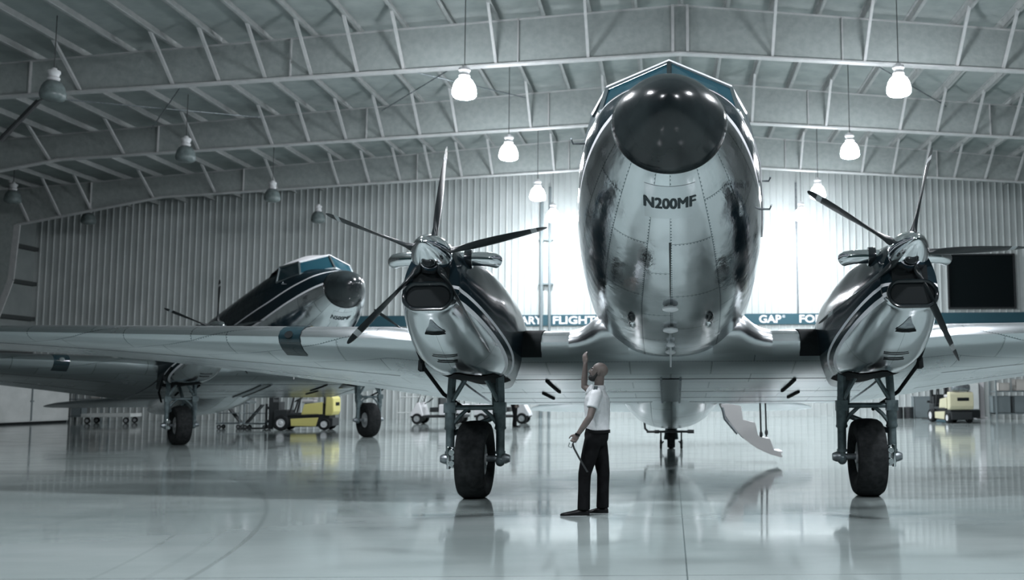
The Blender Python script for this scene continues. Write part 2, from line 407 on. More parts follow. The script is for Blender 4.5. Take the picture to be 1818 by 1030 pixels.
for sgn in (-1, 1):
    for i in range(0, 24):
        if sgn > 0 and i == 0: continue
        x = XC + sgn*i*SP
        if x < XL + .2 or x > XR - .2: continue
        if pur is None:
            m = MB(); L = YB - YF
            m.box((0, L/2, PD/2), (.03, L, PD)); m.box((.045, L/2, .02), (.13, L, .04)); m.box((-.035, L/2, PD-.012), (.09, L, .024))
            pur = m.build('roof_purlin', 'purlin', smooth=0); p = pur
        else: p = pur.copy(); col.objects.link(p)
        p.location = (x, YF, ztop(x) + .0); tag(p, kind='structure')
# thin roof bracing rods
for a, b_ in (((-5.0, 29.8, 12.55), (-11.0, 36.9, 12.15)), ((-11, 29.8, 12.1), (-5.4, 36.9, 12.6)), ((4.6, 29.8, 12.6), (10.6, 36.9, 12.2)),
              ((-24.5, 29.8, 11.1), (-15.5, 36.9, 11.9)), ((10.6, 29.8, 12.2), (18.2, 36.9, 11.6)), ((-14.5, 29.8, 11.9), (-19.8, 36.9, 11.5))):
    m = MB(); m.tube([a, b_], .022, 6); tag(m.build('brace_rod', 'steel'), kind='structure')
m = MB(); m.tube([(-19.0, 29.0, 10.25), (-19.9, 28.7, 8.95)], .075, 8)
m.tube([(-19.0, 29.0, 10.25), (-18.9, 29.45, 10.6)], .03, 6)
tag(m.build('hanging_pipe', 'dkplastic'), 'dark slanting pipe stub hanging below the roof rafter at far upper left', 'pipe')

# window high in the end wall
def frame_rect(m, x0, x1, z0, z1, y, t, d):
    m.box(((x0+x1)/2, y, z0 - t/2), (x1-x0+2*t, d, t)); m.box(((x0+x1)/2, y, z1 + t/2), (x1-x0+2*t, d, t))
    m.box((x0 - t/2, y, (z0+z1)/2), (t, d, z1-z0)); m.box((x1 + t/2, y, (z0+z1)/2), (t, d, z1-z0))
m = MB(); frame_rect(m, 14.35, 17.7, 5.52, 8.22, YB - .1, .07, .14); wo = m.build('window_1', 'dkplastic', smooth=0); tag(wo, kind='structure')
g = MB(); g.box((16.02, YB - .07, 6.87), (3.36, .02, 2.72)); tag(g.build('window_pane', 'winglass', wo, smooth=0), kind='structure')
# dark fascia strip with lettering along the end wall
m = MB(); m.box((.7, YB - .075, 4.98), (36.2, .04, .56)); ban = m.build('banner', 'banner', smooth=0)
tag(ban, 'long dark teal banner strip with white capital lettering along the end wall', 'banner')
for body, x0, wd in (('ARY', -7.72, 1.15), ('FLIGHT', -6.03, 2.18), ('GAP', 4.55, 1.14), ('FOR', 6.62, 1.22)):
    vs, fs = text_mesh(body, wd, .41, .025, .01); m = MB(); m.v = [Vector((x0 + v.x, YB - .098 - v.z*.5, 4.78 + v.y)) for v in vs]
    for f in fs: m.quad(f)
    m.build('lettering', 'bannertext', ban, smooth=0, recalc=False)
vs, fs = text_mesh('\u00ae', .15, .15, .0, .01); m = MB(); m.v = [Vector((5.74 + v.x, YB - .098 - v.z*.5, 5.04 + v.y)) for v in vs]
for f in fs: m.quad(f)
m.build('lettering', 'bannertext', ban, smooth=0, recalc=False)
# conduits on the end wall
m = MB(); m.tube([(-6.62, YB-.24, 0), (-6.62, YB-.24, 11.9)], .09, 8); m.tube([(-6.2, YB-.24, 0), (-6.2, YB-.24, 11.9)], .07, 8)
for z in (9.15, 6.85): m.box((-6.4, YB - .16, z), (.75, .2, .09))
tag(m.build('wall_conduit', 'crate'), 'pair of thin grey vertical conduits on the ribbed end wall left of the nose', 'conduit')
m = MB(); m.tube([(6.55, YB-.1, 5.3), (6.55, YB-.1, 12.1)], .05, 8)
tag(m.build('wall_conduit', 'steel'), 'single thin vertical conduit on the ribbed end wall right of the nose', 'conduit')

# ------------------------------------------------------------------ pendant lamps
def make_lamp(lit, clen):
    root = empty('pendant_lamp')
    m = MB(); m.tube([(0,0,.62), (0,0,clen)], .014, 6); m.build('cord', 'cord', root)
    m = MB(); m.lathe([(.02,.66),(.07,.64),(.08,.58),(.16,.57),(.17,.50),(.145,.47),(.13,.40),(.165,.35),(.15,.31),(.12,.28)], seg=20); m.build('lamp_housing', 'ballast', root)
    m = MB(); m.lathe([(.11,.29),(.17,.265),(.235,.20),(.29,.10),(.325,-.03),(.338,-.13),(.325,-.20),(.29,-.25),(.2,-.285),(.08,-.30)], seg=28)
    if lit: m.mi = [1 if k < 28*4 else (2 if k < 28*6 else 0) for k in range(len(m.f))]
    m.build('lamp_bowl', ['lit', 'lit_upper', 'lit_side'] if lit else 'unlit', root, smooth=60)
    return root
ROWY = [27.0, 34.6, 42.3, 47.9, 16.2, 8.6, 1.0]  # lit rows nearest the camera are unseen, added to brighten the front floor
LIT = {-5.75: ['lit white bell lamp left of the big nose, nearest of its row in view', 'lit white bell lamp second along the row left of the big nose', 'lit white bell lamp left of the nose above the propeller blade tip', 'lit white bell lamp close to the end wall beside the left conduits'],
       6.45: ['lit white bell lamp right of the nose, nearest and highest in view', 'lit white bell lamp second along the row right of the nose', 'lit white bell lamp above the raised blade tip of the right propeller', 'lit white bell lamp close to the end wall above the word FOR']}
UNL = {-17.3: ['unlit grey bell lamp at upper left, largest of the dark ones', 'unlit grey bell lamp second from the front in its row at left', 'unlit grey bell lamp before the ribbed wall top, left of the tall propeller blade', 'unlit grey bell lamp against the ribbed wall behind a propeller blade tip'],
       -28.6: [None, None, 'unlit grey bell lamp by the far left roof haunch, half in the dark', 'unlit grey bell lamp by the far left corner of the end wall']}
protos = {}
for lit, D in ((True, LIT), (False, UNL)):
    for x, labs in D.items():
        for k, y in enumerate(ROWY):
            if not lit and (k > 3 and x < -20 or k > 6): continue
            if k < 4 and labs[k] is None: continue
            if x not in protos: o = protos[x] = make_lamp(lit, ztop(x) + PD + .02 - 9.95)
            else: o = copy_tree(protos[x])
            o.location = (x, y, 9.95)
            # lamp cord ends at the roof: stretch is set by the shared cord mesh length
            if k < 4: tag(o, labs[k], 'lamp', 'lit pendant lamps' if lit else 'unlit pendant lamps')
            else: tag(o, ('lit' if lit else 'unlit') + ' bell lamp over the front of the hangar, out of the picture', 'lamp', ('lit' if lit else 'unlit') + ' pendant lamps over the front of the hangar')

# ------------------------------------------------------------------ the twin turboprop (built once, nose towards -Y, wheels at y = 0)
AL = math.radians(11.3); YG = 14.5; ZB = 1.95; TLE = 5.5
def L(p):
    x, t, z = p; s = t - TLE
    return Vector((x, s*math.cos(AL) + z*math.sin(AL), ZB - s*math.sin(AL) + z*math.cos(AL)))
HUL = pchip([(0, 1.43, 1.45, .01), (.03, 1.33, 1.55, .11), (.08, 1.24, 1.63, .2), (.18, 1.13, 1.74, .31), (.32, 1.03, 1.84, .42), (.5, .96, 1.92, .52), (.72, .90, 1.985, .61),
             (1.0, .74, 2.095, .74), (1.4, .55, 2.23, .88), (1.8, .41, 2.37, .985), (2.4, .25, 2.56, 1.09), (3.0, .14, 2.80, 1.165), (3.6, .07, 2.88, 1.215),
             (4.5, .05, 2.9, 1.245), (5.4, .09, 2.9, 1.255), (6.4, .18, 2.9, 1.255), (8.4, .22, 2.9, 1.255), (9.5, .10, 2.9, 1.25), (10.5, .01, 2.9, 1.25), (12.2, .10, 2.86, 1.18), (14, .34, 2.74, 1.0), (16, .70, 2.58, .74), (18, 1.08, 2.42, .46), (19.6, 1.45, 2.28, .2), (20.3, 1.75, 2.1, .03)])
def hull_ring(t, n=80, a0=0, a1=2*PI, grow=0.):
    zb, zt, wd = HUL(t); zc = zb + .55*(zt - zb); out = []
    zb -= grow; zt += grow; wd += grow
    k = min(1, max(0, (t - .5) / 2.5)); el = 2/(2 + .5*k)
    ku = min(1, max(0, (t - .72) / .4)) * min(1, max(0, (4.2 - t) / 1.6)); eu = min(el, 2/(2 + .85*ku))
    for i in range(n):
        a = a0 + (a1-a0)*i/n
        s_, c_ = math.sin(a), math.cos(a)
        e1 = el if c_ > 0 else eu
        x = wd*abs(s_)**e1*(1 if s_ >= 0 else -1); z = zc - ((zc-zb) if c_ > 0 else (zt-zc))*abs(c_)**e1*(1 if c_ >= 0 else -1)
        out.append((x, t, z))
    return out
LOW = pchip([(0, 1.60), (.7, 1.56), (1.2, 1.5), (2, 1.40), (4, 1.25), (12, 1.22), (16, 1.5), (20.4, 1.9)])
HIG = pchip([(0, 2.1), (.7, 1.98), (1.0, 1.90), (2, 1.77), (3.5, 1.66), (12, 1.62), (16, 1.85), (20.4, 2.1)])
def livery(m, lo, hi, roof):
    m.at = {'line_low': [], 'line_high': [], 'roof': []}
    for p in m.v:
        m.at['line_low'].append(p[2] - lo(p)); m.at['line_high'].append(p[2] - hi(p)); m.at['roof'].append(roof(p))
def toL(m): m.v = [L(p) for p in m.v]; return m
def bvh_of(m): return BVHTree.FromPolygons([tuple(v) for v in m.v], [f for f in m.f])
def drape(bvh, pts, d=(0,0,1), o=-3.0, off=.006):
    """drop points (x,t) onto the skin from below"""
    out = []
    d = Vector(d)
    for x, t in pts:
        h = bvh.ray_cast(Vector((x, t, o)), d)
        out.append(h[0] - d*off if h[0] else Vector((x, t, .5)))
    return out

def hull_mesh(ts, n=80, capb=True):
    m = MB(); rings = [hull_ring(t, n) for t in ts]
    uvs = [[(t, 2*PI*j/n*1.18) for j in range(n+1)] for t in ts]
    m.loft(rings, True, True, capb, uvs=uvs); return m

def aero(n=14, tk=.15):
    u = []
    cs = [.5*(1-math.cos(PI*i/n)) for i in range(n+1)]
    th = lambda c: 5*tk*(.2969*c**.5 - .126*c - .3516*c*c + .2843*c**3 - .1015*c**4)
    cam_ = lambda c: .02*4*c*(1-c)
    up_ = [(c, cam_(c)+th(c)) for c in cs]; lo_ = [(c, cam_(c)-th(c)*.95) for c in cs]
    return up_[::-1] + lo_[1:]
def wing_ring(x, tl, zl, ch, inc, tk):
    ci, si = math.cos(inc), math.sin(inc); out = []
    for c, z in aero(tk=tk):
        a, h = c*ch, z*ch
        out.append((x, tl + a*ci + h*si, zl - a*si + h*ci))
    return out
def wing_uv(ring, u):
    s = 0; out = [(u, 0)]
    for a, b_ in zip(ring, ring[1:]): s += (Vector(b_)-Vector(a)).length; out.append((u, s))
    out.append((u, s + .02)); return out

def spinner_prop(root, x, phase, name='propeller'):
    P = lambda q: (x + q[0], 2.42 + q[1], .62 + q[2])            # q = (lateral, aft of hub, up)
    m = MB()
    prof = [(.005, -.50), (.045, -.485), (.10, -.40), (.155, -.29), (.205, -.16), (.235, -.03), (.245, .05), (.235, .085)]
    m.lathe(prof, (0, 0, 0), (0, 1, 0), 40); m.v = [Vector(P(v)) for v in m.v]
    prop = toL(m).build(name, 'chrome', root, smooth=50)
    for k in range(5):
        ph = math.radians(phase + 72*k); rad = Vector((math.sin(ph), 0, math.cos(ph))); tan = Vector((math.cos(ph), 0, -math.sin(ph))); ax = Vector((0, 1, 0))
        st = [(.19, .05, .05, 60), (.27, .05, .048, 60), (.34, .075, .042, 66), (.45, .12, .030, 72), (.6, .165, .024, 78), (.8, .195, .019, 84), (1.0, .20, .015, 89), (1.15, .19, .012, 92),
              (1.2, .185, .011, 93), (1.205, .185, .011, 93), (1.27, .17, .010, 94), (1.275, .17, .010, 94), (1.34, .135, .008, 95), (1.385, .085, .006, 96), (1.405, .03, .004, 96)]
        rings = []
        for r, c, th, be in st:
            be = math.radians(be); cd = ax*math.sin(be) + tan*math.cos(be); nd_ = rad.cross(cd)
            row = []
            for j in range(14):
                a = 2*PI*j/14; row.append(rad*r + cd*(c*.5*math.cos(a)) + nd_*(th*math.sin(a)*(1 if c < .06 else (.75 + .25*math.cos(a)))))
            rings.append(row)
        m = MB(); m.loft(rings, mif=lambda i, j: 1 if 9 <= i < 11 else 0); m.v = [Vector(P(v)) for v in m.v]
        toL(m).build('blade', ['blade', 'bladeband'], prop, smooth=40)
    return prop

NAC = pchip([(0, -.36, -.68, .30), (.03, -.32, -.705, .325), (.07, -.2, -.715, .335), (.09, .18, -.725, .335), (.3, .25, -.80, .39), (.6, .32, -.905, .455), (1.0, .41, -1.0, .52), (1.5, .50, -1.07, .58), (2.0, .57, -1.05, .63),
             (2.6, .60, -.97, .66), (3.2, .60, -.86, .66), (4, .52, -.74, .60), (5, .36, -.62, .48), (6, .12, -.49, .30), (6.8, -.15, -.47, .14), (7.3, -.36, -.46, .04)])
def nacelle(root, x, tag_):
    ns = [0, .03, .07, .09, .14, .2] + [.3 + .1*i for i in range(38)] + [4.2 + .3*i for i in range(11)]
    m = MB(); rings = []; n = 56; uvs = []
    for q in ns:
        zt, zb, wd = NAC(q); zc = zb + .42*(zt-zb) if q > .08 else (zt+zb)/2; row = []
        for i in range(n):
            a = 2*PI*i/n; s_, c_ = math.sin(a), math.cos(a); e_ = .85 if c_ > 0 else .95
            X = wd*abs(s_)**e_*(1 if s_ >= 0 else -1); Z = zc - ((zc-zb) if c_ > 0 else (zt-zc))*abs(c_)**e_*(1 if c_ >= 0 else -1)
            if q > .08 and c_ <= 0: X *= 1 - .16*(-c_)*(1 if q < 1.2 else max(0, 1-(q-1.2)/2))
            row.append((x+X, 2.42+q, .62+Z))
        rings.append(row); uvs.append([(q, 2*PI*j/n*.75) for j in range(n+1)])
    m.loft(rings, uvs=uvs)
    bv = bvh_of(m)
    lo = lambda p: .62 - .52 - .105*(p[1]-2.42); hi = lambda p: .62 - .385 - .105*(p[1]-2.42)
    livery(m, lo, hi, lambda p: -1.0)
    o = toL(m).build('nacelle', 'cowl', root, smooth=45)
    C = lambda X, q, Z: Vector((x+X, 2.42+q, .62+Z))
    # intake: black rounded mouth with a lip
    def stad(w, h, k=28):
        r = h; out = []
        for i in range(k):
            a = 2*PI*i/k; cx_ = (w-r) * (1 if math.cos(a) >= 0 else -1)
            out.append((cx_ + r*math.cos(a), r*math.sin(a)))
        return out
    m = MB()
    rr = [(.285, .155, .01), (.305, .178, -.04), (.30, .172, -.065), (.275, .145, -.06), (.262, .132, -.04), (.25, .12, -.012)]
    m.loft([[C(a, q, -.525 + b_) for a, b_ in stad(w_, h_)] for w_, h_, q in rr], capa=False, mif=lambda i, j: 0)
    toL(m).build('air_intake', 'black', o, smooth=50)
    m = MB(); m.loft([[C(a, -.018, -.525 + b_) for a, b_ in stad(.255, .125)], [C(a, -.024, -.525 + b_) for a, b_ in stad(.25, .12)]]); toL(m).build('intake_screen', 'bay', o, smooth=0)
    m = MB(); m.box(C(0, .055, -.27), (.42, .05, .24)); toL(m).build('cowl_gap', 'bay', o, smooth=0)
    for s_ in (-1, 1):
        m = MB(); m.tube([C(s_*.22, .60, .15), C(s_*.42, .61, .155), C(s_*.54, .635, .158), C(s_*.615, .68, .158), C(s_*.645, .73, .158)], [.088, .088, .089, .091, .086], 24, caps=False)
        m.tube([C(s_*.645, .73, .158), C(s_*.60, .665, .158)], [.086, .07], 24)
        ex = toL(m).build('exhaust_stack', 'chrome', o, smooth=60)
        m = MB(); m.lathe([(.09, 0), (.118, .0), (.122, .04), (.118, .09), (.09, .09)], C(s_*.27, .605, .152), (s_, .05, .02), 24, caps=False); toL(m).build('exhaust_collar', 'black', o, smooth=40)
    # flush scoop and slot in the lower cowl, draped on the skin
    def patch(nm, rows, mt, off=.008):
        m = MB(); pr = [drape(bv, [(x+a, 2.42+q) for a in xs_], off=off) for q, xs_ in rows]
        m.loft(pr, closed=False); toL(m).build(nm, mt, o, smooth=0, recalc=False)
    patch('scoop', [(.16, (-.012, .0, .012)), (.22, (-.03, .0, .03)), (.30, (-.06, 0, .06)), (.37, (-.10, 0, .10)), (.42, (-.12, 0, .12))], 'steel', .006)
    patch('scoop_mouth', [(.39, (-.115, -.04, .04, .115)), (.44, (-.13, -.04, .04, .13))], 'bay', .02)
    patch('louvre', [(.98, (-.16, -.08, 0, .08, .16)), (1.01, (-.16, -.08, 0, .08, .16))], 'bay', .012)
    patch('louvre', [(1.14, (-.13, -.06, 0, .06, .13)), (1.18, (-.13, -.06, 0, .06, .13))], 'bay', .012)
    # open wheel bay under the nacelle
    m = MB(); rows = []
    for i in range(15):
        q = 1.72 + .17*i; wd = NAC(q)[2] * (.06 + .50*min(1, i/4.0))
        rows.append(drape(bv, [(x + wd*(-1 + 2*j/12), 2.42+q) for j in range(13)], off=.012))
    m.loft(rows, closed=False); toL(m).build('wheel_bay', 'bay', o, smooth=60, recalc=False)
    # hinged bay door edge, a dark strut hanging outboard
    s_ = -1 if x < 0 else 1
    m = MB(); m.tube([C(s_*.62, 1.9, -.62), C(s_*.66, 2.6, -.80), C(s_*.55, 3.4, -1.02), C(s_*.3, 4.1, -1.16)], .028, 8)
    m.box(C(s_*.665, 2.45, -.80), (.06, .12, .14)); toL(m).build('bay_door_strut', 'bay', o)
    # dark cuff on the wing leading edge, inboard
    m = MB(); rings = []
    for X in (.60, .78, .92):
        xx = -s_*X + x; rg = wing_ring(xx, 5.44 - .03, .29, 4.35, math.radians(1.7), .16)
        rings.append([p for p in rg[6:17]])
    m.loft(rings, closed=False); toL(m).build('leading_edge_cuff', 'bay', o, smooth=60)
    return o

def gear(root, x):
    lx = .365; m = MB()
    m.tube([(x-lx, -.03, 1.30), (x+lx, -.03, 1.30)], .038, 10)
    m.tube([(x-lx, -.03, 1.0), (x-lx*.62, -.03, 1.18), (x-.1, -.03, 1.29), (x+.1, -.03, 1.29), (x+lx*.62, -.03, 1.18), (x+lx, -.03, 1.0)], .03, 8)
    for s_ in (-1, 1): m.box((x + s_*lx, -.05, 1.30), (.17, .11, .15))
    g = m.build('landing_gear', 'gear', root, smooth=50)
    for s_ in (-1, 1):
        X = x + s_*lx; m = MB()
        m.tube([(X, 0, .47), (X, -.01, .66)], .052, 12); m.tube([(X, -.01, .64), (X, -.02, 1.0)], .064, 14); m.tube([(X, -.02, .98), (X, -.03, 1.30)], .078, 14)
        m.tube([(X, -.02, .99), (X, -.02, 1.02)], .086, 14); m.tube([(X, -.01, .63), (X, -.01, .67)], .075, 14); m.ball((X, 0, .53), (.075, .08, .085))
        m.build('oleo_leg', 'gear', g, smooth=50)
        m = MB(); m.bar((X, -.03, 1.36), (x + s_*.34, .0, 1.95), .10, .07); m.build('upper_strut', 'gear', g)
        m = MB(); m.tube([(X - s_*.03, -.04, 1.40), (x + s_*.03, -.02, 1.92)], .036, 8); m.build('diagonal_brace', 'gear', g)
    m = MB(); m.tube([(x-lx-.10, 0, .56), (x+lx+.10, 0, .56)], .045, 12)
    for s_ in (-1, 1): m.lathe([(.07, -.05), (.075, .0), (.05, .06)], (x + s_*(lx+.08), 0, .56), (s_, 0, 0), 14)
    m.build('axle', 'steel', g)
    prof = [(.24, -.12), (.27, -.15), (.36, -.20), (.44, -.215), (.51, -.20), (.545, -.15), (.558, -.07), (.56, 0), (.558, .07), (.545, .15), (.51, .20), (.44, .215), (.36, .20), (.27, .15), (.24, .12)]
    m = MB(); m.lathe(prof, (x, 0, .552), (1, 0, 0), 48, caps=False)
    for v in m.v:
        if v.z < .012: v.z = .004
    ty = m.build('tyre', 'rubber', g, smooth=40)
    m = MB(); m.lathe([(.245, -.11), (.24, -.13), (.15, -.09), (.09, -.11), (.085, -.17), (.0, -.17)], (x, 0, .552), (1, 0, 0), 30); m.lathe([(.245, .11), (.24, .13), (.15, .09), (.09, .11), (.085, .17), (0, .17)], (x, 0, .552), (1, 0, 0), 30)
    m.build('wheel_hub', 'rim', g, smooth=40)
    s_ = -1 if x < 0 else 1
    m = MB(); m.box((x + s_*(lx-.04), .02, .58), (.08, .2, .30)); m.tube([(x + s_*(lx+.0), -.10, .42), (x + s_*(lx+.0), -.10, .74)], .03, 8)
    m.lathe([(.05, -.02), (.05, .04)], (x + s_*(lx-.05), -.1, .66), (0, -1, 0), 12); m.lathe([(.05, -.02), (.05, .04)], (x + s_*(lx-.05), -.1, .50), (0, -1, 0), 12)
    m.build('brake_unit', 'chrome', g, smooth=40, bevel=.01)
    m = MB(); m.tube([(x - s_*.12, .75, 1.75), (x - s_*.22, .45, 1.15)], .05, 10); m.tube([(x - s_*.22, .45, 1.15), (x - s_*(lx-.02), .02, .92)], .04, 10); m.tube([(x - s_*.22, .45, 1.15), (x + s_*(lx-.02), .02, .92)], .04, 10)
    m.build('drag_strut', 'gear', g)
    return g

def make_aircraft(reg):
    root = empty('twin_turboprop_aircraft', (0, YG, 0))
    # fuselage behind the radome
    ts = [.72, .74] + [.8 + .1*i for i in range(50)] + [5.9 + .35*i for i in range(41)] + [20.3]
    m = hull_mesh(ts); bv = bvh_of(m)
    livery(m, lambda p: LOW(p[1])[0], lambda p: HIG(p[1])[0], lambda p: p[2] - 2.62 if p[1] > 3.0 else -1.0)
    fus = toL(m).build('fuselage', 'skin', root, smooth=50)
    m = MB(); rr = [hull_ring(t, 64) for t in (0.001, .03, .08, .13, .18, .25, .32, .41, .5, .61, .705)] + [hull_ring(.715, 64, grow=-.012)]
    m.loft(rr); toL(m).build('radome', 'radome', fus, smooth=60)
    # cockpit canopy: two flat windshield panes, side panes and a roof shell
    A, B, C_, D, E, Fp = (0, 1.60, 2.695), (0, 1.24, 2.215), (.735, 1.93, 2.53), (.80, 1.74, 2.12), (.97, 2.75, 2.60), (1.075, 2.75, 2.14)
    mir = lambda p: (-p[0], p[1], p[2])
    def pane(nm, q, th=.02, mt='wglass', inset=.06):
        q = [Vector(p) for p in q]; c = sum(q, Vector())/4; nr = (q[1]-q[0]).cross(q[3]-q[0]).normalized()
        q2 = [p + (c-p)*inset for p in q]
        m = MB(); m.loft([q2, [p + nr*th for p in q2]]); toL(m).build(nm, mt, fus, smooth=0)
    fr = MB()
    for s_ in (1, -1):
        f = (lambda p: p) if s_ > 0 else mir
        a, b_, c, d, e_, g_ = [Vector(f(p)) for p in (A, B, C_, D, E, Fp)]
        pane('windshield', [a, b_, d, c], .015); pane('side_window', [c, d, g_, e_], .015, 'glass')
        for p, q in ((a, b_), (b_, d), (d, c), (a, c), (c, e_), (d, g_), (e_, g_)):
            fr.bar(p, q, .05, .05)
    toL(fr).build('window_frame', 'frame', fus, smooth=0)
    # skirt from the sill down into the nose, and roof shell
    sk = MB()
    for s_ in (1, -1):
        f = (lambda p: p) if s_ > 0 else mir
        P_ = [Vector(f(p)) for p in (B, D, Fp)]
        lo_ = [p + Vector((-s_*.08 if abs(p.x) > .1 else 0, .10, -.22)) for p in P_]
        sk.loft([P_, lo_], closed=False)
    toL(sk).build('window_sill_skirt', 'black', fus, smooth=0)
    def arc(t, zt, we, ze, n=10):
        out = []
        for i in range(-n, n+1):
            u = i/n; out.append((we*u, t, ze + (zt-ze)*(1-abs(u)**2.4)))
        return out
    rf = MB(); rows = []
    n = 10
    def front(off, dz):
        out = []
        for i in range(-n, n+1):
            u = abs(i)/n; p = Vector(A).lerp(Vector(C_), u); p.x *= (1 if i >= 0 else -1)
            out.append((p.x*1.02, p.y + off, p.z + dz))
        return out
    rows.append(front(.03, -.02)); rows.append(front(-.045, .0)); rows.append(front(-.03, .03)); rows.append(front(.10, .055))
    rows.append([(x_, 2.2 + .1*abs(x_), z_) for x_, t_, z_ in arc(2.2, 2.885, .85, 2.58)])
    rows.append(arc(2.75, 2.935, .985, 2.60)); rows.append(arc(3.3, 2.93, 1.0, 2.58)); rows.append(arc(3.9, 2.90, .93, 2.5)); rows.append(arc(4.4, 2.88, .85, 2.45))
    rf.loft(rows, closed=False)
    toL(rf).build('cockpit_roof', 'white', fus, smooth=50)
    # registration under the radome
    def lettering(txt):
        vs, fs = text_mesh(txt, .56, .125, .0); m = MB()
        n_ = len(vs)
        m.v = []
        for k_, dx in enumerate((-.007, 0, .007)):          # heavy strokes
            m.v += drape(bv, [(-.28 + v.x*.975 + .007 + dx, 1.115 - v.y) for v in vs], off=.012 + .0004*k_)
            for f_ in fs: m.quad([q + n_*k_ for q in f_])
        return toL(m).build('registration_lettering', 'letter', fus, smooth=0, recalc=False)
    lettering(reg)
    def zb_at(x, t): return drape(bv, [(x, t)], off=0)[0].z
    # belly antennas
    for t, r in ((3.0, .10), (3.75, .10), (4.5, .06), (5.0, .075)):
        m = MB(); z = zb_at(0, t); m.lathe([(.03, .05), (.04, .02), (r, .0), (r, -.02), (r*.6, -.035), (.01, -.04)], (0, t, z - .03), (0, 0, 1), 20)
        toL(m).build('antenna_disc', 'white', fus, smooth=40)
    m = MB(); m.tube([(0, 4.5, zb_at(0, 4.5)), (0, 4.55, zb_at(0, 4.5) - .34)], [.018, .012], 8); toL(m).build('antenna_mast', 'white', fus)
    m = MB(); r0 = []
    for t, d_, w_ in ((1.62, .015, .016), (1.75, .05, .014), (2.1, .06, .011), (2.6, .055, .009), (2.75, .02, .006)):
        z = zb_at(0, t) + .01; r0.append([(-w_, t, z), (w_, t, z), (w_*.7, t, z - d_), (-w_*.7, t, z - d_)])
    m.loft(r0); toL(m).build('blade_antenna', 'black', fus)
    for s_ in (-1, 1):
        m = MB(); rows = []
        p = drape(bv, [(s_*.50, 3.55 + .0)], off=0)[0]
        m.ball(p, (.055, .17, .05), 16, 10); toL(m).build('vent', 'black', fus)
        m = MB(); p = drape(bv, [(s_*.50, 3.85)], off=0)[0]; m.ball(p, (.05, .12, .045), 16, 10); toL(m).build('vent_fairing', 'chrome', fus)
    # access hatches and rails: thin raised plates on the belly
    m = MB(); rows = [drape(bv, [(-.27 + .54*k/16, t) for k in range(17)], off=.005) for t in [.86 + .39*k/12 for k in range(13)]]
    m.loft(rows, closed=False); pl = toL(m).build('nose_access_panel', 'alu', fus, recalc=False)
    # small probes on the flanks
    for s_, t, z in ((1, 2.6, 1.25), (1, 2.9, 1.75), (-1, 2.2, 1.95)):
        zb, zt, wd = HUL(t)
        m = MB(); m.tube([(s_*(wd-.06), t, z), (s_*(wd+.10), t-.02, z-.01), (s_*(wd+.11), t-.16, z-.01)], .012, 6); toL(m).build('probe', 'steel', fus)
    m = MB(); wp = []
    for t, z in ((2.3, 2.05), (2.6, 1.85), (2.95, 1.55), (3.25, 1.30), (3.5, 1.22), (3.6, 1.36), (3.45, 1.6)):
        h = bv.ray_cast(Vector((3, t, z)), Vector((-1, 0, 0)))[0]; wp.append(h + Vector((.012, 0, 0)))
    m.tube(wp, .011, 6); toL(m).build('aerial_wire', 'white', fus)
    # wing root fillets
    for s_ in (-1, 1):
        m = MB(); rings = []
        for X, g, tt in ((.62, .36, 0), (1.0, .34, 0), (1.14, .22, .03), (1.25, .12, .05), (1.36, .05, .06), (1.5, .01, .06)):
            rg = wing_ring(s_*X, 5.44 - g*.8, .29 + g*.46, 4.35 + g*.8, math.radians(1.7), .155 + g*.13); rings.append(rg)
        m.loft(rings); toL(m).build('wing_root_fillet', 'alu', fus, smooth=60)
    # wing
    I0 = math.radians(1.7)
    def wing(stations, nm):
        m = MB(); rs = [wing_ring(*s) for s in stations]; m.loft(rs, uvs=[wing_uv(r, abs(s[0])) for r, s in zip(rs, stations)])
        return toL(m).build(nm, 'wing', root, smooth=40)
    wc = wing([(x, 5.44, .29, 4.35, I0, .155) for x in (-3.3, -2.6, -1.4, 0, 1.4, 2.6, 3.3)], 'wing_center')
    # dark seams, the flap hinge gap and the flap brackets below
    wm = MB(); rs = [wing_ring(x, 5.44, .29, 4.35, I0, .155) for x in (-3.3, 3.3)]; wm.loft(rs); bw = bvh_of(wm)
    for t, wd in ((6.75, .03), (8.05, .022), (8.85, .022), (9.45, .03)):
        m = MB(); rows = [drape(bw, [(x, t), (x, t + wd)], off=.004) for x in (-3.25, -2.1, 0, 2.1, 3.25)]
        m.loft(rows, closed=False); toL(m).build('panel_seam', 'bay', wc, recalc=False, smooth=0)
    m = MB(); m.loft([drape(bw, [(-.15, t), (0, t), (.15, t)], off=.012) for t in (6.75, 7.4, 8.05, 8.7, 9.4)], closed=False); kp = toL(m).build('keel_reflection', 'keelrefl', wc, recalc=False)  # darker sheet painting in the soft dark reflection along the belly
    for s_ in (-1, 1):
        m = MB(); m.loft([[p + Vector((0, 0, d_)) for p, d_ in zip(drape(bw, [(s_*.155 - .018, t), (s_*.155 - .018, t), (s_*.155 + .018, t), (s_*.155 + .018, t)], off=0), (.01, -.035, -.035, .01))] for t in (6.75, 7.4, 8.05, 8.7, 9.4)]); toL(m).build('keel_rail', 'steel', kp)
    for s_ in (-1, 1):
        for (xa, ta), (xb, tb) in (((1.98, 6.8), (1.90, 8.0)), ((2.20, 8.1), (2.10, 8.85))):
            m = MB(); rows = []
            for k in range(5):
                u = k/4; x_, t_ = s_*(xa+(xb-xa)*u), ta+(tb-ta)*u; z_ = drape(bw, [(x_, t_)], off=.0)[0].z
                rows.append([(x_-.02, t_, z_+.01), (x_+.02, t_, z_+.01), (x_+.02, t_, z_-.03), (x_-.02, t_, z_-.03)])
            m.loft(rows); toL(m).build('flap_rail', 'bay', wc)
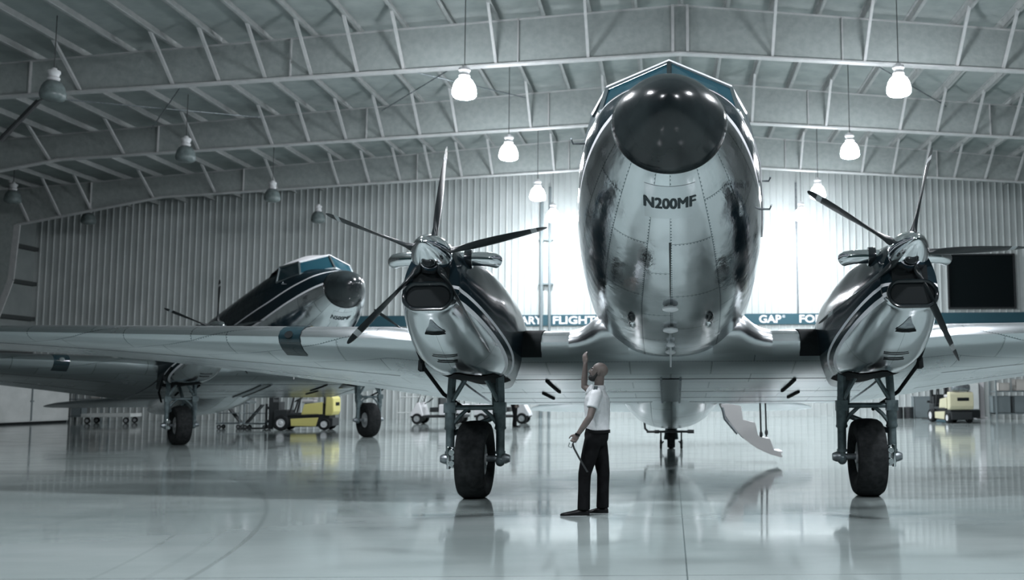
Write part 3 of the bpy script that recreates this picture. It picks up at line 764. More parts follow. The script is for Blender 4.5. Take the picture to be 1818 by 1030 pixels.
    def outer(s_):
        st = []
        def sec(a, g=0.):
            q = max(0, (a-4.25)/10.1); return [s_*a, 5.44 + q*10.1*.262 - g, .29 + .0885*(a-3.4), 4.35 - q*2.6, math.radians(1.7 - 6.2*min(1, max(0, a-3.4)/7.3)), .155 - .03*q]
        for a in (3.35, 3.8, 4.25, 4.9, 5.6, 6.4, 7.4, 8.6, 10, 11.4, 12.6, 13.4, 13.9, 14.2, 14.35):
            s6 = sec(a)
            if a > 12.3: k = (a-12.3)/2.05; s6[3] *= (1 - .55*k**3); s6[1] += k**3*.45
            if a > 14: s6[5] *= .7
            st.append(tuple(s6))
        wo = wing(st, 'wing')
        # landing light window, glass let into the leading edge
        xa = 5.6; 
        def st_at(a):
            t_ = sec(a, .012); t_[5] += .004; return tuple(t_)
        m = MB(); rings = [wing_ring(*st_at(a))[9:18] for a in (xa, xa+.1, xa+.2, xa+.3, xa+.36)]
        m.loft(rings, closed=False); lg = toL(m).build('landing_light', 'glass', wo, smooth=60)
        m = MB(); c = Vector(wing_ring(*st_at(xa+.18))[14]); m.lathe([(.0, 0), (.04, -.004), (.058, -.018), (.062, -.03)], (c.x, c.y+.012, c.z+.02), (0, 1, -.25), 16)
        toL(m).build('lamp_reflector', 'bay', lg, smooth=50)
        # trailing edge seam of flap and aileron
        wm = MB(); wm.loft([wing_ring(*s) for s in st]); bo = bvh_of(wm)
        for f0, f1, wd in ((4.35, 9.2, 8.75), (4.35, 14.0, 6.9)):
            m = MB(); rows = [drape(bo, [(s_*(f0+(f1-f0)*k/8), wd + (.25*k/8 if wd < 8 else 0)*5), (s_*(f0+(f1-f0)*k/8), wd+.025 + (.25*k/8 if wd < 8 else 0)*5)], off=.004) for k in range(9)]
            m.loft(rows, closed=False); toL(m).build('panel_seam', 'bay', wo, recalc=False, smooth=0)
        return wo
    outer(-1); outer(1)
    nacelle(root, -2.83, 'l'); nacelle(root, 2.83, 'r')
    spinner_prop(root, -2.83, 4); spinner_prop(root, 2.83, 16)
    gear(root, -2.85); gear(root, 2.85)
    # tail
    for s_ in (-1, 1):
        m = MB(); rs = []
        for x_, tl, ch, tk in ((.25, 16.9, 2.5, .10), (1.5, 17.3, 2.0, .10), (2.8, 17.8, 1.45, .10), (3.6, 18.2, .95, .09), (3.85, 18.5, .5, .08), (3.95, 18.75, .12, .05)):
            rs.append(wing_ring(s_*x_, tl, 1.65, ch, 0, tk))
        m.loft(rs); toL(m).build('horizontal_stabilizer', 'alu', root, smooth=40)
    m = MB(); rs = []
    for z_, tl, ch in ((2.2, 16.4, 3.7), (2.9, 17.2, 2.9), (3.7, 17.8, 2.2), (4.4, 18.3, 1.5), (4.75, 18.7, .9), (4.88, 19.0, .3)):
        rs.append([(p[2]-1.0, p[1], z_) for p in wing_ring(0, tl, 1.0, ch, 0, .09)])
    m.loft(rs); toL(m).build('tail_fin', 'white', root, smooth=40)
    # tail wheel (stands upright on the floor)
    yt = 25.62 - YG
    m = MB(); m.tube([(0, yt+.05, .42), (0, yt-.15, 1.05)], .08, 10); m.bar((-.14, yt, .22), (-.1, yt+.03, .5), .04, .1); m.bar((.14, yt, .22), (.1, yt+.03, .5), .04, .1); m.box((0, yt+.03, .5), (.3, .14, .1))
    tw = m.build('tail_wheel_fork', 'gear', root)
    m = MB(); m.lathe([(.1, -.07), (.17, -.10), (.235, -.10), (.262, -.05), (.265, 0), (.262, .05), (.235, .10), (.17, .10), (.1, .07)], (0, yt, .262), (1, 0, 0), 32, caps=False); m.build('tyre', 'rubber', tw)
    m = MB(); m.lathe([(.1, -.075), (.04, -.09), (.04, .09), (.1, .075)], (0, yt, .262), (1, 0, 0), 20); m.build('wheel_hub', 'rim', tw)
    return root, lettering

plane, relabel = make_aircraft('N200MF')
tag(plane, 'polished twin turboprop aircraft seen from the front, black radome nose over N200MF', 'airplane')
# open airstair door hanging from the rear flank (viewer's right) of the near aircraft only
ya = 20.3 - YG
second = copy_tree(plane)
for c in kids(second):
    if c.name.startswith('fuselage'):
        for k in kids(c):
            if k.name.startswith('registration'): bpy.data.objects.remove(k)
        nl = relabel('N500MF'); nl.parent = c
    if c.name.startswith('wing'):
        for k in kids(c):
            if k.name.startswith('landing_light'):
                for q in kids(k): q.data = q.data.copy(); q.data.materials[0] = MT['chrome']
second.location = (-11.95, 30.37, 0); second.rotation_euler = (0, 0, math.radians(42))
tag(second, 'second turboprop aircraft parked behind the wing at left, turned towards the right', 'airplane')
# copies take Blender's suffix; airstair
st = MB(); outer_ = []; 
cur = [(1.02, 1.20), (1.12, .98), (1.28, .74), (1.5, .50), (1.75, .32), (2.0, .20), (2.25, .13)]
for x_, z_ in cur: outer_.append([(x_, ya, z_), (x_, ya+.85, z_), (x_+.02, ya+.85, z_+.04), (x_+.02, ya, z_+.04)])
st.loft(outer_); air = st.build('airstair_door', 'cream', plane, smooth=40)
for yy in (ya+.02, ya+.80):
    m = MB(); top = [(1.2, 1.22), (1.43, 1.18), (1.48, .88), (1.72, .84), (1.78, .56), (2.02, .50), (2.10, .28), (2.24, .24)]
    poly = cur + top[::-1]
    m.v = []; m.loft([[(a, yy, c) for a, c in poly], [(a, yy+.03, c) for a, c in poly]]); m.build('stair_side', 'cream', air, smooth=0)
for x_, z_ in ((1.33, 1.16), (1.61, .84), (1.90, .52), (2.16, .26)):
    m = MB(); m.box((x_, ya+.43, z_-.02), (.24, .76, .03)); m.build('step', 'white', air, smooth=0)
for x_, yy in ((1.84, ya+.05), (2.02, ya+.80)):
    m = MB(); m.tube([(x_, yy, .50), (x_-.03, yy, 2.3)], .018, 6); m.ball((x_, yy, .60), (.035, .035, .07)); m.build('hand_cable', 'dkplastic', air)
m = MB(); m.tube([(1.05, ya-.03, 1.15), (1.10, ya-.03, .92), (1.35, ya-.03, .62)], .03, 8); m.build('hinge_strut', 'steel', air)

# ------------------------------------------------------------------ people
def fuse(m, name, mt, voxel, parent=None, smooth_it=3, mats=None):
    """weld the overlapping volumes of one body or garment into a single continuous skin"""
    import bmesh
    o = m.build(name + '_raw', mt, None, smooth=0)
    md = o.modifiers.new('r', 'REMESH'); md.mode = 'VOXEL'; md.voxel_size = voxel; md.adaptivity = 0
    bpy.context.view_layer.update()
    dg = bpy.context.evaluated_depsgraph_get(); me = bpy.data.meshes.new_from_object(o.evaluated_get(dg))
    bm = bmesh.new(); bm.from_mesh(me)
    for _ in range(smooth_it): bmesh.ops.smooth_vert(bm, verts=bm.verts, factor=.5, use_axis_x=True, use_axis_y=True, use_axis_z=True)
    bm.to_mesh(me); bm.free()
    bpy.data.objects.remove(o)
    me.materials.clear(); me.materials.append(MT[mt])
    for p in me.polygons: p.use_smooth = True
    o = bpy.data.objects.new(name, me); col.objects.link(o)
    if parent: o.parent = parent
    return o
def limb(m, pts, rr, seg=14):
    m.tube(pts, rr, seg)
    for p, r in zip(pts, rr): m.ball(p, r*.985, 14, 8)
def eblob(m, pts, n=20):
    """stack of ellipses: (centre, radius front-back, radius sideways)"""
    rings = [[Vector(c) + Vector((a*math.cos(2*PI*k/n), b_*math.sin(2*PI*k/n), 0)) for k in range(n)] for c, a, b_ in pts]
    m.loft(rings)
def hand(m, wrist, d, nrm, side, curl):
    """palm with four unequal bent fingers and a thumb leaving the side of the palm"""
    d = Vector(d).normalized(); nrm = (Vector(nrm) - d*d.dot(nrm)).normalized(); sd = d.cross(nrm) * side; w_ = Vector(wrist)
    R = Matrix((d, sd, nrm)).transposed()
    m.ball(w_ + d*.05, (.055, .042, .018), 14, 8, R); m.ball(w_ + d*.085, (.03, .043, .015), 12, 8, R)
    for k, (off, ln) in enumerate(((-.031, .066), (-.010, .076), (.011, .072), (.031, .056))):
        p = w_ + d*.092 + sd*off; a = math.radians(curl*(.5 + .08*k)); pts = [p - d*.02, p]; dd = d
        for seg_, fr in enumerate((.45, .32, .23)):
            dd = (Matrix.Rotation(-a if seg_ == 0 else -a*.95, 3, sd) @ dd) if side > 0 else (Matrix.Rotation(a if seg_ == 0 else a*.95, 3, sd) @ dd)
            pts.append(pts[-1] + dd*ln*fr*1.05)
        limb(m, pts, [.0095, .0092, .0086, .0080, .0072], 8)
    t0 = w_ + d*.03 - sd*.034; t1 = t0 + (d*.7 - sd*.62 + nrm*.25).normalized()*.036; t2 = t1 + (d*.9 - sd*.25 + nrm*.35).normalized()*.030; t3 = t2 + (d*.95 + nrm*.3).normalized()*.022
    limb(m, [t0, t1, t2, t3], [.014, .012, .0105, .009], 8)
MT['flesh'] = noise_col(mat('flesh', (.16, .12, .105), .5), (.12, .10, .092), (.165, .138, .125), 8)
MT['beard'] = mat('beard_dark', (.02, .02, .02), .8)
MT['shirt'] = noise_col(mat('shirt_white', (.66, .70, .72), .8), (.60, .64, .66), (.72, .75, .77), 7, bump=.6)
MT['shirtgrey'] = mat('shirt_grey', (.3, .33, .35), .8)
MT['trousers'] = noise_col(mat('trousers_black', (.010, .011, .012), .9, 0, 0, .08), (.005, .0055, .006), (.009, .010, .011), 9, bump=.3)
MT['shoe'] = mat('shoe_black', (.006, .006, .007), .3, 0, 0, .3)
def make_person(name, org, fx, J, head_tilt, shirt_mat, sleeves):
    """fx = +1 faces right, -1 faces left; J joints as (forward, towards the camera, up)"""
    ox, oy = org
    P = lambda q: Vector((ox + fx*q[0], oy - q[1], q[2]))
    J = {k: (P(v) if not isinstance(v, list) else v) for k, v in J.items()}
    m = MB()
    hc = J['head']; T = Matrix.Rotation(-head_tilt*fx, 3, 'Y')      # tilt the face up
    hp = lambda f, l, z: hc + T @ Vector((fx*f, -l, z))
    RT = T
    # head
    m.ball(hp(-.018, 0, .035), (.102, .077, .092), 24, 14, RT); m.ball(hp(.022, 0, -.01), (.074, .064, .105), 20, 12, RT)
    m.ball(hp(.035, 0, -.078), (.052, .052, .042), 16, 10, RT); m.ball(hp(.02, 0, -.06), (.062, .060, .05), 16, 10, RT)
    m.ball(hp(.083, 0, .030), (.020, .048, .012), 12, 8, RT)                                   # brow
    limb(m, [hp(.090, 0, .020), hp(.108, 0, -.006), hp(.116, 0, -.020)], [.010, .012, .013], 10)  # nose
    for s_ in (-1, 1): m.ball(hp(.102, s_*.011, -.022), (.010, .008, .008), 8, 6)
    m.ball(hp(.092, 0, -.048), (.012, .024, .006), 10, 6, RT); m.ball(hp(.090, 0, -.060), (.012, .022, .0065), 10, 6, RT)   # lips
    for s_ in (-1, 1): m.ball(hp(-.012, s_*.077, -.006), (.020, .010, .034), 10, 8, RT)          # ears
    # neck, trunk, limbs
    limb(m, [J['neck'], hp(-.035, 0, -.06)], [.062, .060])
    ch, wa, pe = J['chest'], J['waist'], J['pelvis']
    eblob(m, [(pe + Vector((0,0,-.10)), .11, .13), (pe, .125, .155), (wa, .11, .14), (ch, .125, .165), (ch + Vector((0,0,.10)), .11, .17), (J['neck'], .06, .08)])
    for s_ in ('l', 'r'):
        sh, el, wr = J['sh_'+s_], J['el_'+s_], J['wr_'+s_]
        limb(m, [sh, sh.lerp(el, .5), el, el.lerp(wr, .3), wr], [.060, .052, .043, .044, .029])
        kn, an = J['kn_'+s_], J['an_'+s_]; hi = J['hip_'+s_]
        limb(m, [hi, hi.lerp(kn, .5), kn, kn.lerp(an, .35), an], [.083, .074, .052, .052, .036])
        hand(m, wr, *J['hand_'+s_])
    body = fuse(m, name, 'flesh', .0075)
    # eyes
    for s_ in (-1, 1):
        e_ = MB(); e_.ball(hp(.0765, s_*.029, .012), .0108, 10, 8); e_.build('eye', 'white', body)
        e_ = MB(); e_.ball(hp(.0845, s_*.029, .013), .0052, 8, 6); e_.build('pupil', 'beard', body)
        e_ = MB(); e_.ball(hp(.088, s_*.031, .034), (.010, .022, .005), 10, 6, RT); e_.build('eyebrow', 'beard', body)
    b_ = MB(); b_.ball(hp(.050, 0, -.085), (.058, .056, .046), 18, 12, RT); b_.ball(hp(.070, 0, -.070), (.035, .040, .030), 14, 10, RT)
    for s_ in (-1, 1): limb(b_, [hp(.03, s_*.050, -.075), hp(.012, s_*.064, -.04), hp(.0, s_*.068, .0)], [.024, .016, .012])
    b_.ball(hp(.096, 0, -.037), (.014, .030, .006), 10, 6, RT)
    fuse(b_, 'beard', 'beard', .006, body, 2)
    # shirt
    s = MB(); z_ = lambda v, dz: v + Vector((0, 0, dz))
    eblob(s, [(z_(wa, -.065), .146, .176), (wa, .150, .178), (wa.lerp(ch, .5), .160, .190), (ch, .165, .205), (z_(ch, .08), .150, .212), (z_(ch, .14), .115, .185), (z_(J['neck'], -.01), .078, .095)])
    for k in ('l', 'r'):
        sh, el = J['sh_'+k], J['el_'+k]; t = sleeves
        limb(s, [sh.lerp(J['neck'], .35), sh], [.070, .078]); s.tube([sh, sh.lerp(el, t*.6), sh.lerp(el, t)], [.078, .074, .078], 18)
    shirt = fuse(s, 'shirt', shirt_mat, .010, body, 3)
    c = MB(); nk = J['neck']
    c.lathe([(.085, -.02), (.088, .0), (.078, .035), (.070, .035), (.075, 0)], nk, (0, 0, 1), 24); c.build('collar', shirt_mat, shirt, smooth=40)
    # trousers
    t = MB()
    eblob(t, [(z_(pe, -.14), .12, .165), (z_(pe, -.06), .150, .178), (pe, .155, .178), (z_(wa, -.02), .146, .168)])
    for k in ('l', 'r'):
        hi, kn, an = J['hip_'+k], J['kn_'+k], J['an_'+k]
        limb(t, [hi, hi.lerp(kn, .5), kn, kn.lerp(an, .5)], [.112, .102, .082, .076], 18); t.tube([kn.lerp(an, .5), an + Vector((0, 0, -.015))], [.077, .080], 18)
    fuse(t, 'trousers', 'trousers', .011, body, 3)
    bl = MB(); bl.v = []; rr = []
    for dz, g in ((-.095, .004), (-.095, .010), (-.058, .010), (-.058, .002)): rr.append([wa + Vector((( .149+g)*math.cos(2*PI*k/28), (.172+g)*math.sin(2*PI*k/28), dz)) for k in range(28)])
    bl.loft(rr); bl.build('belt', 'shoe', body, smooth=40)
    for k in ('l', 'r'):
        an, toe = J['an_'+k], J['toe_'+k]; d = Vector((toe.x-an.x, toe.y-an.y, 0)); Ld = d.length; d.normalize(); base = Vector((an.x, an.y, 0))
        f = MB(); sdv = Vector((-d.y, d.x, 0)); rings = []
        for q, w_, h_ in ((-.075, .012, .045), (-.065, .034, .075), (-.03, .040, .095), (.03, .040, .092), (Ld*.45, .044, .066), (Ld*.7, .048, .050), (Ld*.88, .040, .040), (Ld*.97, .024, .032), (Ld, .008, .024)):
            row = []
            for i in range(14):
                a = 2*PI*i/14; row.append(base + d*q + sdv*w_*math.cos(a) + Vector((0, 0, max(.004, h_*.5 + h_*.5*math.sin(a)))))
            rings.append(row)
        f.loft(rings); f.build('shoe', 'shoe', body, smooth=60)
    return body, shirt, P
PJ = dict(head=(-.035, 0, 1.775), neck=(-.04, 0, 1.575), chest=(-.02, 0, 1.38), waist=(-.03, 0, 1.11), pelvis=(-.015, 0, 1.0),
          sh_l=(-.02, .185, 1.49), el_l=(.045, .275, 1.22), wr_l=(.195, .255, 1.01), sh_r=(.02, -.17, 1.51), el_r=(.16, -.20, 1.60), wr_r=(.140, -.13, 1.885),
          hip_l=(.02, .088, .93), kn_l=(.125, .10, .51), an_l=(.135, .11, .09), toe_l=(.425, .12, 0), hip_r=(-.03, -.088, .93), kn_r=(-.095, -.09, .50), an_r=(-.085, -.10, .09), toe_r=(.12, -.13, 0))
def vdir(fx, a): return (fx*a[0], -a[1], a[2])
PJ['hand_l'] = [vdir(-1, (.55, 0, -.83)), vdir(-1, (0, -1, 0)), 1, 95]
PJ['hand_r'] = [vdir(-1, (.10, .05, 1)), vdir(-1, (.6, .8, 0)), -1, 35]
pilot, pshirt, PP = make_person('person', (-.955, 12.54), -1, PJ, math.radians(14), 'shirt', .60)
tag(pilot, 'bald bearded person in white short sleeved shirt and black trousers, one hand raised', 'person')
m = MB(); m.box(PP((-.015, .165, 1.578)), (.05, .10, .012), Matrix.Rotation(math.radians(22), 3, 'X')); m.build('epaulette', 'letter', pshirt, bevel=.003)
m = MB(); m.box(PP((-.015, -.165, 1.588)), (.05, .10, .012), Matrix.Rotation(math.radians(-22), 3, 'X')); m.build('epaulette', 'letter', pshirt, bevel=.003)
m = MB(); m.tube([PP((.195, .255, 1.02)), PP((.203, .254, .995))], .034, 16); m.build('wristband', 'shoe', pilot)
# dark strap with a metal clip held in the near hand
m = MB(); pts = [PP(q) for q in ((.245, .25, .925), (.27, .25, .89), (.255, .25, .84), (.19, .255, .72), (.13, .26, .62), (.085, .26, .545))]
rows = [[p + Vector((0, -.014, 0)), p + Vector((0, .014, 0)), p + Vector((.02, .014, .006)), p + Vector((.02, -.014, .006))] for p in pts]
m.loft(rows); strap = m.build('carrying_strap', 'dkplastic', smooth=40)
m = MB(); m.tube([PP((.30, .235, .905)), PP((.315, .235, .86)), PP((.275, .235, .845)), PP((.262, .235, .885))], .006, 8); m.build('clip', 'chrome', strap)
tag(strap, 'dark strap with small metal clip dangling from the lowered hand of the person', 'strap')
FJ = dict(PJ); FJ.update(head=(0, 0, 1.66), neck=(-.02, 0, 1.47), chest=(0, 0, 1.28), waist=(0, 0, 1.03), pelvis=(0, 0, .93), sh_l=(0, -.185, 1.40), el_l=(.0, -.26, 1.12), wr_l=(.1, -.24, .89), sh_r=(0, .185, 1.40), el_r=(0, .26, 1.12), wr_r=(.1, .24, .89),
          hip_l=(0, -.088, .86), kn_l=(.02, -.09, .47), an_l=(-.02, -.10, .085), toe_l=(.22, -.12, 0), hip_r=(0, .088, .86), kn_r=(.05, .09, .47), an_r=(.04, .10, .085), toe_r=(.28, .12, 0))
FJ['hand_l'] = [vdir(1, (.2, 0, -1)), vdir(1, (0, 1, 0)), -1, 60]; FJ['hand_r'] = [vdir(1, (.2, 0, -1)), vdir(1, (0, -1, 0)), 1, 60]
far_p, _, _ = make_person('person', (-6.25, 39.6), 1, FJ, 0, 'shirtgrey', .60)
tag(far_p, 'distant person in dark trousers standing by a white cart, only legs showing below the wing', 'person')

# ------------------------------------------------------------------ ground equipment along the back of the hangar
def wheel(x, y, r, wd, parent, name='wheel', tyre='rubber', hub='rim'):
    m = MB(); m.lathe([(r*.55, -wd/2), (r*.9, -wd/2), (r, -wd*.3), (r, wd*.3), (r*.9, wd/2), (r*.55, wd/2)], (x, y, r), (0, 1, 0), 26, caps=False); w_ = m.build(name, tyre, parent)
    m = MB(); m.lathe([(.02, -wd*.5), (r*.2, -wd*.52), (r*.3, -wd*.42), (r*.62, -wd*.5), (r*.62, wd*.5), (r*.3, wd*.42), (r*.2, wd*.52), (.02, wd*.5)], (x, y, r), (0, 1, 0), 22); m.build('hub', hub, w_)
    return w_
def make_forklift(panel):
    """mast towards -X, wheels along X; nearest side is -Y"""
    r = empty('forklift')
    m = MB(); m.box((.12, 0, .36), (2.1, .86, .46)); m.box((-.62, 0, .52), (.5, 1.02, .5)); m.box((.15, 0, .60), (1.3, .98, .10)); m.box((1.12, 0, .30), (.36, .9, .30)); m.build('chassis', 'dkplastic', r, bevel=.02, smooth=0)
    for s_ in (-1, 1):
        m = MB(); pl = [(-.22, .17), (.70, .15), (.79, .48), (-.24, .44)]; m.prism(pl, lambda a, c: (a, s_*.50, c), lambda a, c: (a, s_*.53, c)); m.build('side_panel', panel, r, bevel=.01, smooth=0)
        m = MB(); pl = [(.13, .58), (.92, .60), (.92, 1.06), (.24, .98)]; m.prism(pl, lambda a, c: (a, s_*.44, c), lambda a, c: (a, s_*.49, c)); m.build('hood_panel', panel, r, bevel=.01, smooth=0)
        m = MB(); m.tube([(-.30, s_*.45, .62), (-.12, s_*.44, 1.4), (.10, s_*.43, 2.05)], .035, 8); m.tube([(.98, s_*.43, 1.0), (.95, s_*.43, 2.05)], .035, 8); m.tube([(.10, s_*.43, 2.05), (.95, s_*.43, 2.05)], .03, 8); m.build('guard_post', 'dkplastic', r)
        wheel(-.58, s_*.48, .285, .22, r, hub='lightrim'); wheel(1.0, s_*.44, .225, .18, r, hub='lightrim')
    m = MB(); m.box((.58, 0, .80), (.74, .86, .44), taper=(.95, .98)); m.build('engine_hood', 'dkplastic', r, bevel=.03, smooth=0)
    m = MB(); pl = [(1.02, .55), (1.28, .55), (1.34, .70), (1.33, 1.20), (1.26, 1.28), (1.04, 1.28)]
    m.prism(pl, lambda a, c: (a, -.52, c), lambda a, c: (a, .52, c)); m.build('counterweight', panel, r, bevel=.04, smooth=0)
    m = MB(); m.box((1.335, .05, .98), (.03, .5, .13)); m.build('cooling_slot', 'bay', r, smooth=0)
    m = MB(); m.lathe([(.02, -.38), (.12, -.37), (.155, -.30), (.155, .30), (.12, .37), (.02, .38)], (1.22, 0, 1.45), (0, 1, 0), 18); m.build('gas_tank', 'steel', r)
    m = MB(); m.box((.30, 0, 1.10), (.46, .5, .12)); m.box((.53, 0, 1.36), (.10, .48, .45), Matrix.Rotation(.15, 3, 'Y')); m.build('seat', 'cream', r, bevel=.04, smooth=0)
    m = MB(); m.tube([(-.26, 0, .7), (-.12, 0, 1.12)], .03, 8); m.lathe([(.16, -.012), (.185, 0), (.16, .012)], (-.11, 0, 1.15), (-.5, 0, .9), 20); m.build('steering_wheel', 'dkplastic', r)
    for k in range(5):
        m = MB(); m.box((.2 + .17*k, 0, 2.07), (.04, .86, .03)); m.build('guard_bar', 'dkplastic', r, smooth=0)
    for s_ in (-1, 1):
        m = MB(); m.box((-1.02, s_*.32, 1.05), (.16, .10, 2.0)); m.build('mast_rail', 'dkplastic', r, smooth=0)
        m = MB(); m.box((-1.22, s_*.25, .55), (.05, .12, .9)); m.box((-1.72, s_*.25, .075), (1.0, .12, .045)); m.build('fork', 'dkplastic', r, smooth=0)
    m = MB(); m.box((-1.0, 0, 2.0), (.12, .66, .1)); m.box((-1.0, 0, 1.52), (.05, .05, .9)); m.box((-1.0, 0, 1.1), (.1, .66, .12)); m.box((-1.14, 0, .35), (.06, .95, .1)); m.box((-1.14, 0, .85), (.06, .95, .1)); m.box((-.86, 0, .62), (.25, .7, .9)); m.build('mast_carriage', 'dkplastic', r, smooth=0)
    return r
f1 = make_forklift('yellow'); f1.location = (-14.15, 38.0, 0); f1.rotation_euler = (0, 0, math.radians(4))
tag(f1, 'yellow and black forklift parked side on beneath the wing at left', 'forklift')
f2 = copy_tree(f1)
for c in kids(f2):
    if c.name.split('.')[0] in ('side_panel', 'hood_panel', 'counterweight'):
        c.data = c.data.copy(); c.data.materials[0] = MT['paleyellow']
f2.location = (11.75, 42.0, 0); f2.rotation_euler = (0, 0, math.radians(-82))
tag(f2, 'pale yellow forklift seen from behind, beyond the right landing gear', 'forklift')

def make_cart():
    """open utility cart, nose towards -X"""
    r = empty('utility_cart')
    m = MB(); m.box((0, 0, .33), (2.35, 1.0, .10)); m.build('chassis', 'dkplastic', r, bevel=.02, smooth=0)
    m = MB(); pl = [(-1.22, .34), (-1.18, .48), (-.92, .92), (-.80, .95), (-.62, .40), (-.62, .32), (-1.0, .32)]
    m.prism(pl, lambda a, c: (a, -.5, c), lambda a, c: (a, .5, c)); m.build('front_cowl', 'white', r, bevel=.03, smooth=0)
    m = MB(); m.box((.62, 0, .62), (1.1, 1.04, .46)); m.build('cargo_box', 'white', r, bevel=.03, smooth=0)
    m = MB(); m.box((-.12, 0, .62), (.45, .95, .20)); m.box((.08, 0, .92), (.12, .95, .45)); m.build('seat', 'dkplastic', r, bevel=.03, smooth=0)
    m = MB(); m.tube([(-.80, .2, .85), (-.52, .2, 1.02)], .02, 8); m.lathe([(.14, -.01), (.165, 0), (.14, .01)], (-.50, .2, 1.03), (-.6, 0, .7), 18); m.build('steering_wheel', 'dkplastic', r)
    for s_ in (-1, 1):
        wheel(-.88, s_*.46, .235, .2, r); wheel(.86, s_*.46, .235, .2, r)
        m = MB(); m.tube([(-.9, s_*.42, .9), (-.6, s_*.42, 1.75), (.9, s_*.42, 1.78), (.95, s_*.42, .8)], .02, 8); m.build('roof_post', 'dkplastic', r)
    m = MB(); m.box((.15, 0, 1.79), (1.7, 1.0, .05)); m.build('roof', 'white', r, bevel=.02, smooth=0)
    return r
c1 = make_cart(); c1.location = (-10.1, 43.5, 0); c1.rotation_euler = (0, 0, math.radians(-3))
tag(c1, 'white utility cart facing left, behind the left landing gear', 'cart')
c2 = copy_tree(c1); c2.location = (-7.3, 43.2, 0); c2.rotation_euler = (0, 0, math.radians(180))
tag(c2, 'white utility cart facing right, behind the legs of the distant person', 'cart')

def make_trolley():
    r = empty('hand_trolley')
    m = MB(); m.box((0, 0, .22), (.95, .55, .05)); m.box((0, 0, .62), (.9, .5, .03)); m.build('deck', 'crate', r, smooth=0)
    for sx in (-1, 1):
        for sy in (-1, 1):
            m = MB(); m.tube([(sx*.43, sy*.24, .2), (sx*.43, sy*.24, 1.0)], .02, 8); m.build('post', 'crate', r); wheel(sx*.38, sy*.2, .085, .04, r, 'caster', 'rubber', 'rim')
    m = MB(); m.tube([(.43, -.24, 1.0), (.62, -.24, 1.05), (.62, .24, 1.05), (.43, .24, 1.0)], .018, 8); m.build('handle', 'steel', r)
    m = MB(); m.bar((.40, 0, .25), (-.2, 0, .95), .3, .04); m.build('hose_rack', 'dkplastic', r, smooth=0)
    return r
t1 = make_trolley(); t1.location = (-17.45, 39.4, 0); tag(t1, 'dark hand trolley left of the yellow forklift, the one farther from it', 'trolley')
t2 = copy_tree(t1); t2.location = (-16.2, 38.9, 0); t2.rotation_euler = (0, 0, PI); tag(t2, 'dark hand trolley right beside the mast of the yellow forklift', 'trolley')
# light tube frame rack
r = empty('tube_rack', (-11.8, 45.0, 0)); tag(r, 'pale bent tube rack standing left of the white cart nose', 'rack')
for sy in (-.25, .25):
    m = MB(); m.tube([(-.55, sy, 0), (-.55, sy, 1.0), (-.4, sy, 1.15), (.5, sy, 1.15), (.6, sy, 1.0), (.6, sy, 0)], .022, 8); m.tube([(-.55, sy, .45), (.6, sy, .45)], .018, 6); m.tube([(0, sy, 0), (0, sy, 1.15)], .018, 6); m.build('side_frame', 'cabinet', r)
for x_ in (-.55, 0, .6):
    m = MB(); m.tube([(x_, -.25, .45), (x_, .25, .45)], .018, 6); m.build('cross_tube', 'cabinet', r)
# big white cabinet in the far left corner
cab = empty('white_cabinet', (-30.55, 45.9, 0), math.radians(-14)); tag(cab, 'large pale cabinet with double doors by the far left wall', 'cabinet')
m = MB(); m.box((0, 0, 1.25), (1.3, 5.2, 2.3)); m.build('body', 'cabinet', cab, bevel=.02, smooth=0)
m = MB(); m.box((0, 0, .05), (1.2, 5.1, .1)); m.build('plinth', 'bay', cab, smooth=0)
for y0, y1 in ((-2.55, .45), (.5, 2.55)):
    m = MB(); m.box((.665, (y0+y1)/2, 1.27), (.03, y1-y0, 2.2)); d = m.build('door', 'cabinet', cab, bevel=.008, smooth=0)
m = MB(); m.tube([(.70, .47, .15), (.70, .47, 2.3)], .035, 8); m.box((.71, .47, 1.05), (.06, .16, .06)); m.build('latch_bar', 'crate', cab)
# shelving
def make_rack(w_, h_, dp, n):
    r = empty('storage_rack')
    for sx in (-1, 1):
        for sy in (-1, 1):
            m = MB(); m.box((sx*w_/2, sy*dp/2, h_/2), (.06, .06, h_)); m.build('upright', 'crate', r, smooth=0)
    for k in range(n):
        m = MB(); m.box((0, 0, .25 + (h_-.3)*k/(n-1)), (w_, dp, .05)); m.build('shelf', 'crate', r, smooth=0)
    return r
def make_crate(mt, sx, sy, sz):
    r = empty('crate')
    m = MB(); t = .02
    m.box((0, 0, t/2), (sx, sy, t)); m.box((0, -sy/2+t/2, sz/2), (sx, t, sz)); m.box((0, sy/2-t/2, sz/2), (sx, t, sz)); m.box((-sx/2+t/2, 0, sz/2), (t, sy, sz)); m.box((sx/2-t/2, 0, sz/2), (t, sy, sz)); m.build('tub', mt, r, smooth=0)
    m = MB(); m.box((0, 0, sz+.012), (sx+.03, sy+.03, .03)); m.build('lid', mt, r, bevel=.006, smooth=0)
    return r
k1 = make_rack(1.7, 2.0, .7, 3); k1.location = (-28.95, 49.3, 0); tag(k1, 'dim storage rack beside the large pale cabinet at far left', 'rack')
k2 = make_rack(3.2, 2.3, .9, 3); k2.location = (16.35, 45.4, 0); tag(k2, 'grey storage rack loaded with boxes at the far right edge', 'rack')
def put(mt, sx, sy, sz, x, y, z, lab, grp):
    o = make_crate(mt, sx, sy, sz); o.location = (x, y, z); tag(o, lab, 'crate', grp); return o
zs = [.275, .275 + 1.0, .275 + 2.0]
put('crate', .5, .5, .4, -29.4, 49.3, .275, 'dark grey crate low on the dim rack at far left', 'crates on the left rack')
put('carton', .45, .45, .35, -28.5, 49.3, 1.125, 'pale box on the middle shelf of the dim rack at far left', 'crates on the left rack')
put('crate', .8, .6, .75, 15.05, 45.4, .275, 'grey bin low at the left end of the right rack', 'crates on the right rack')
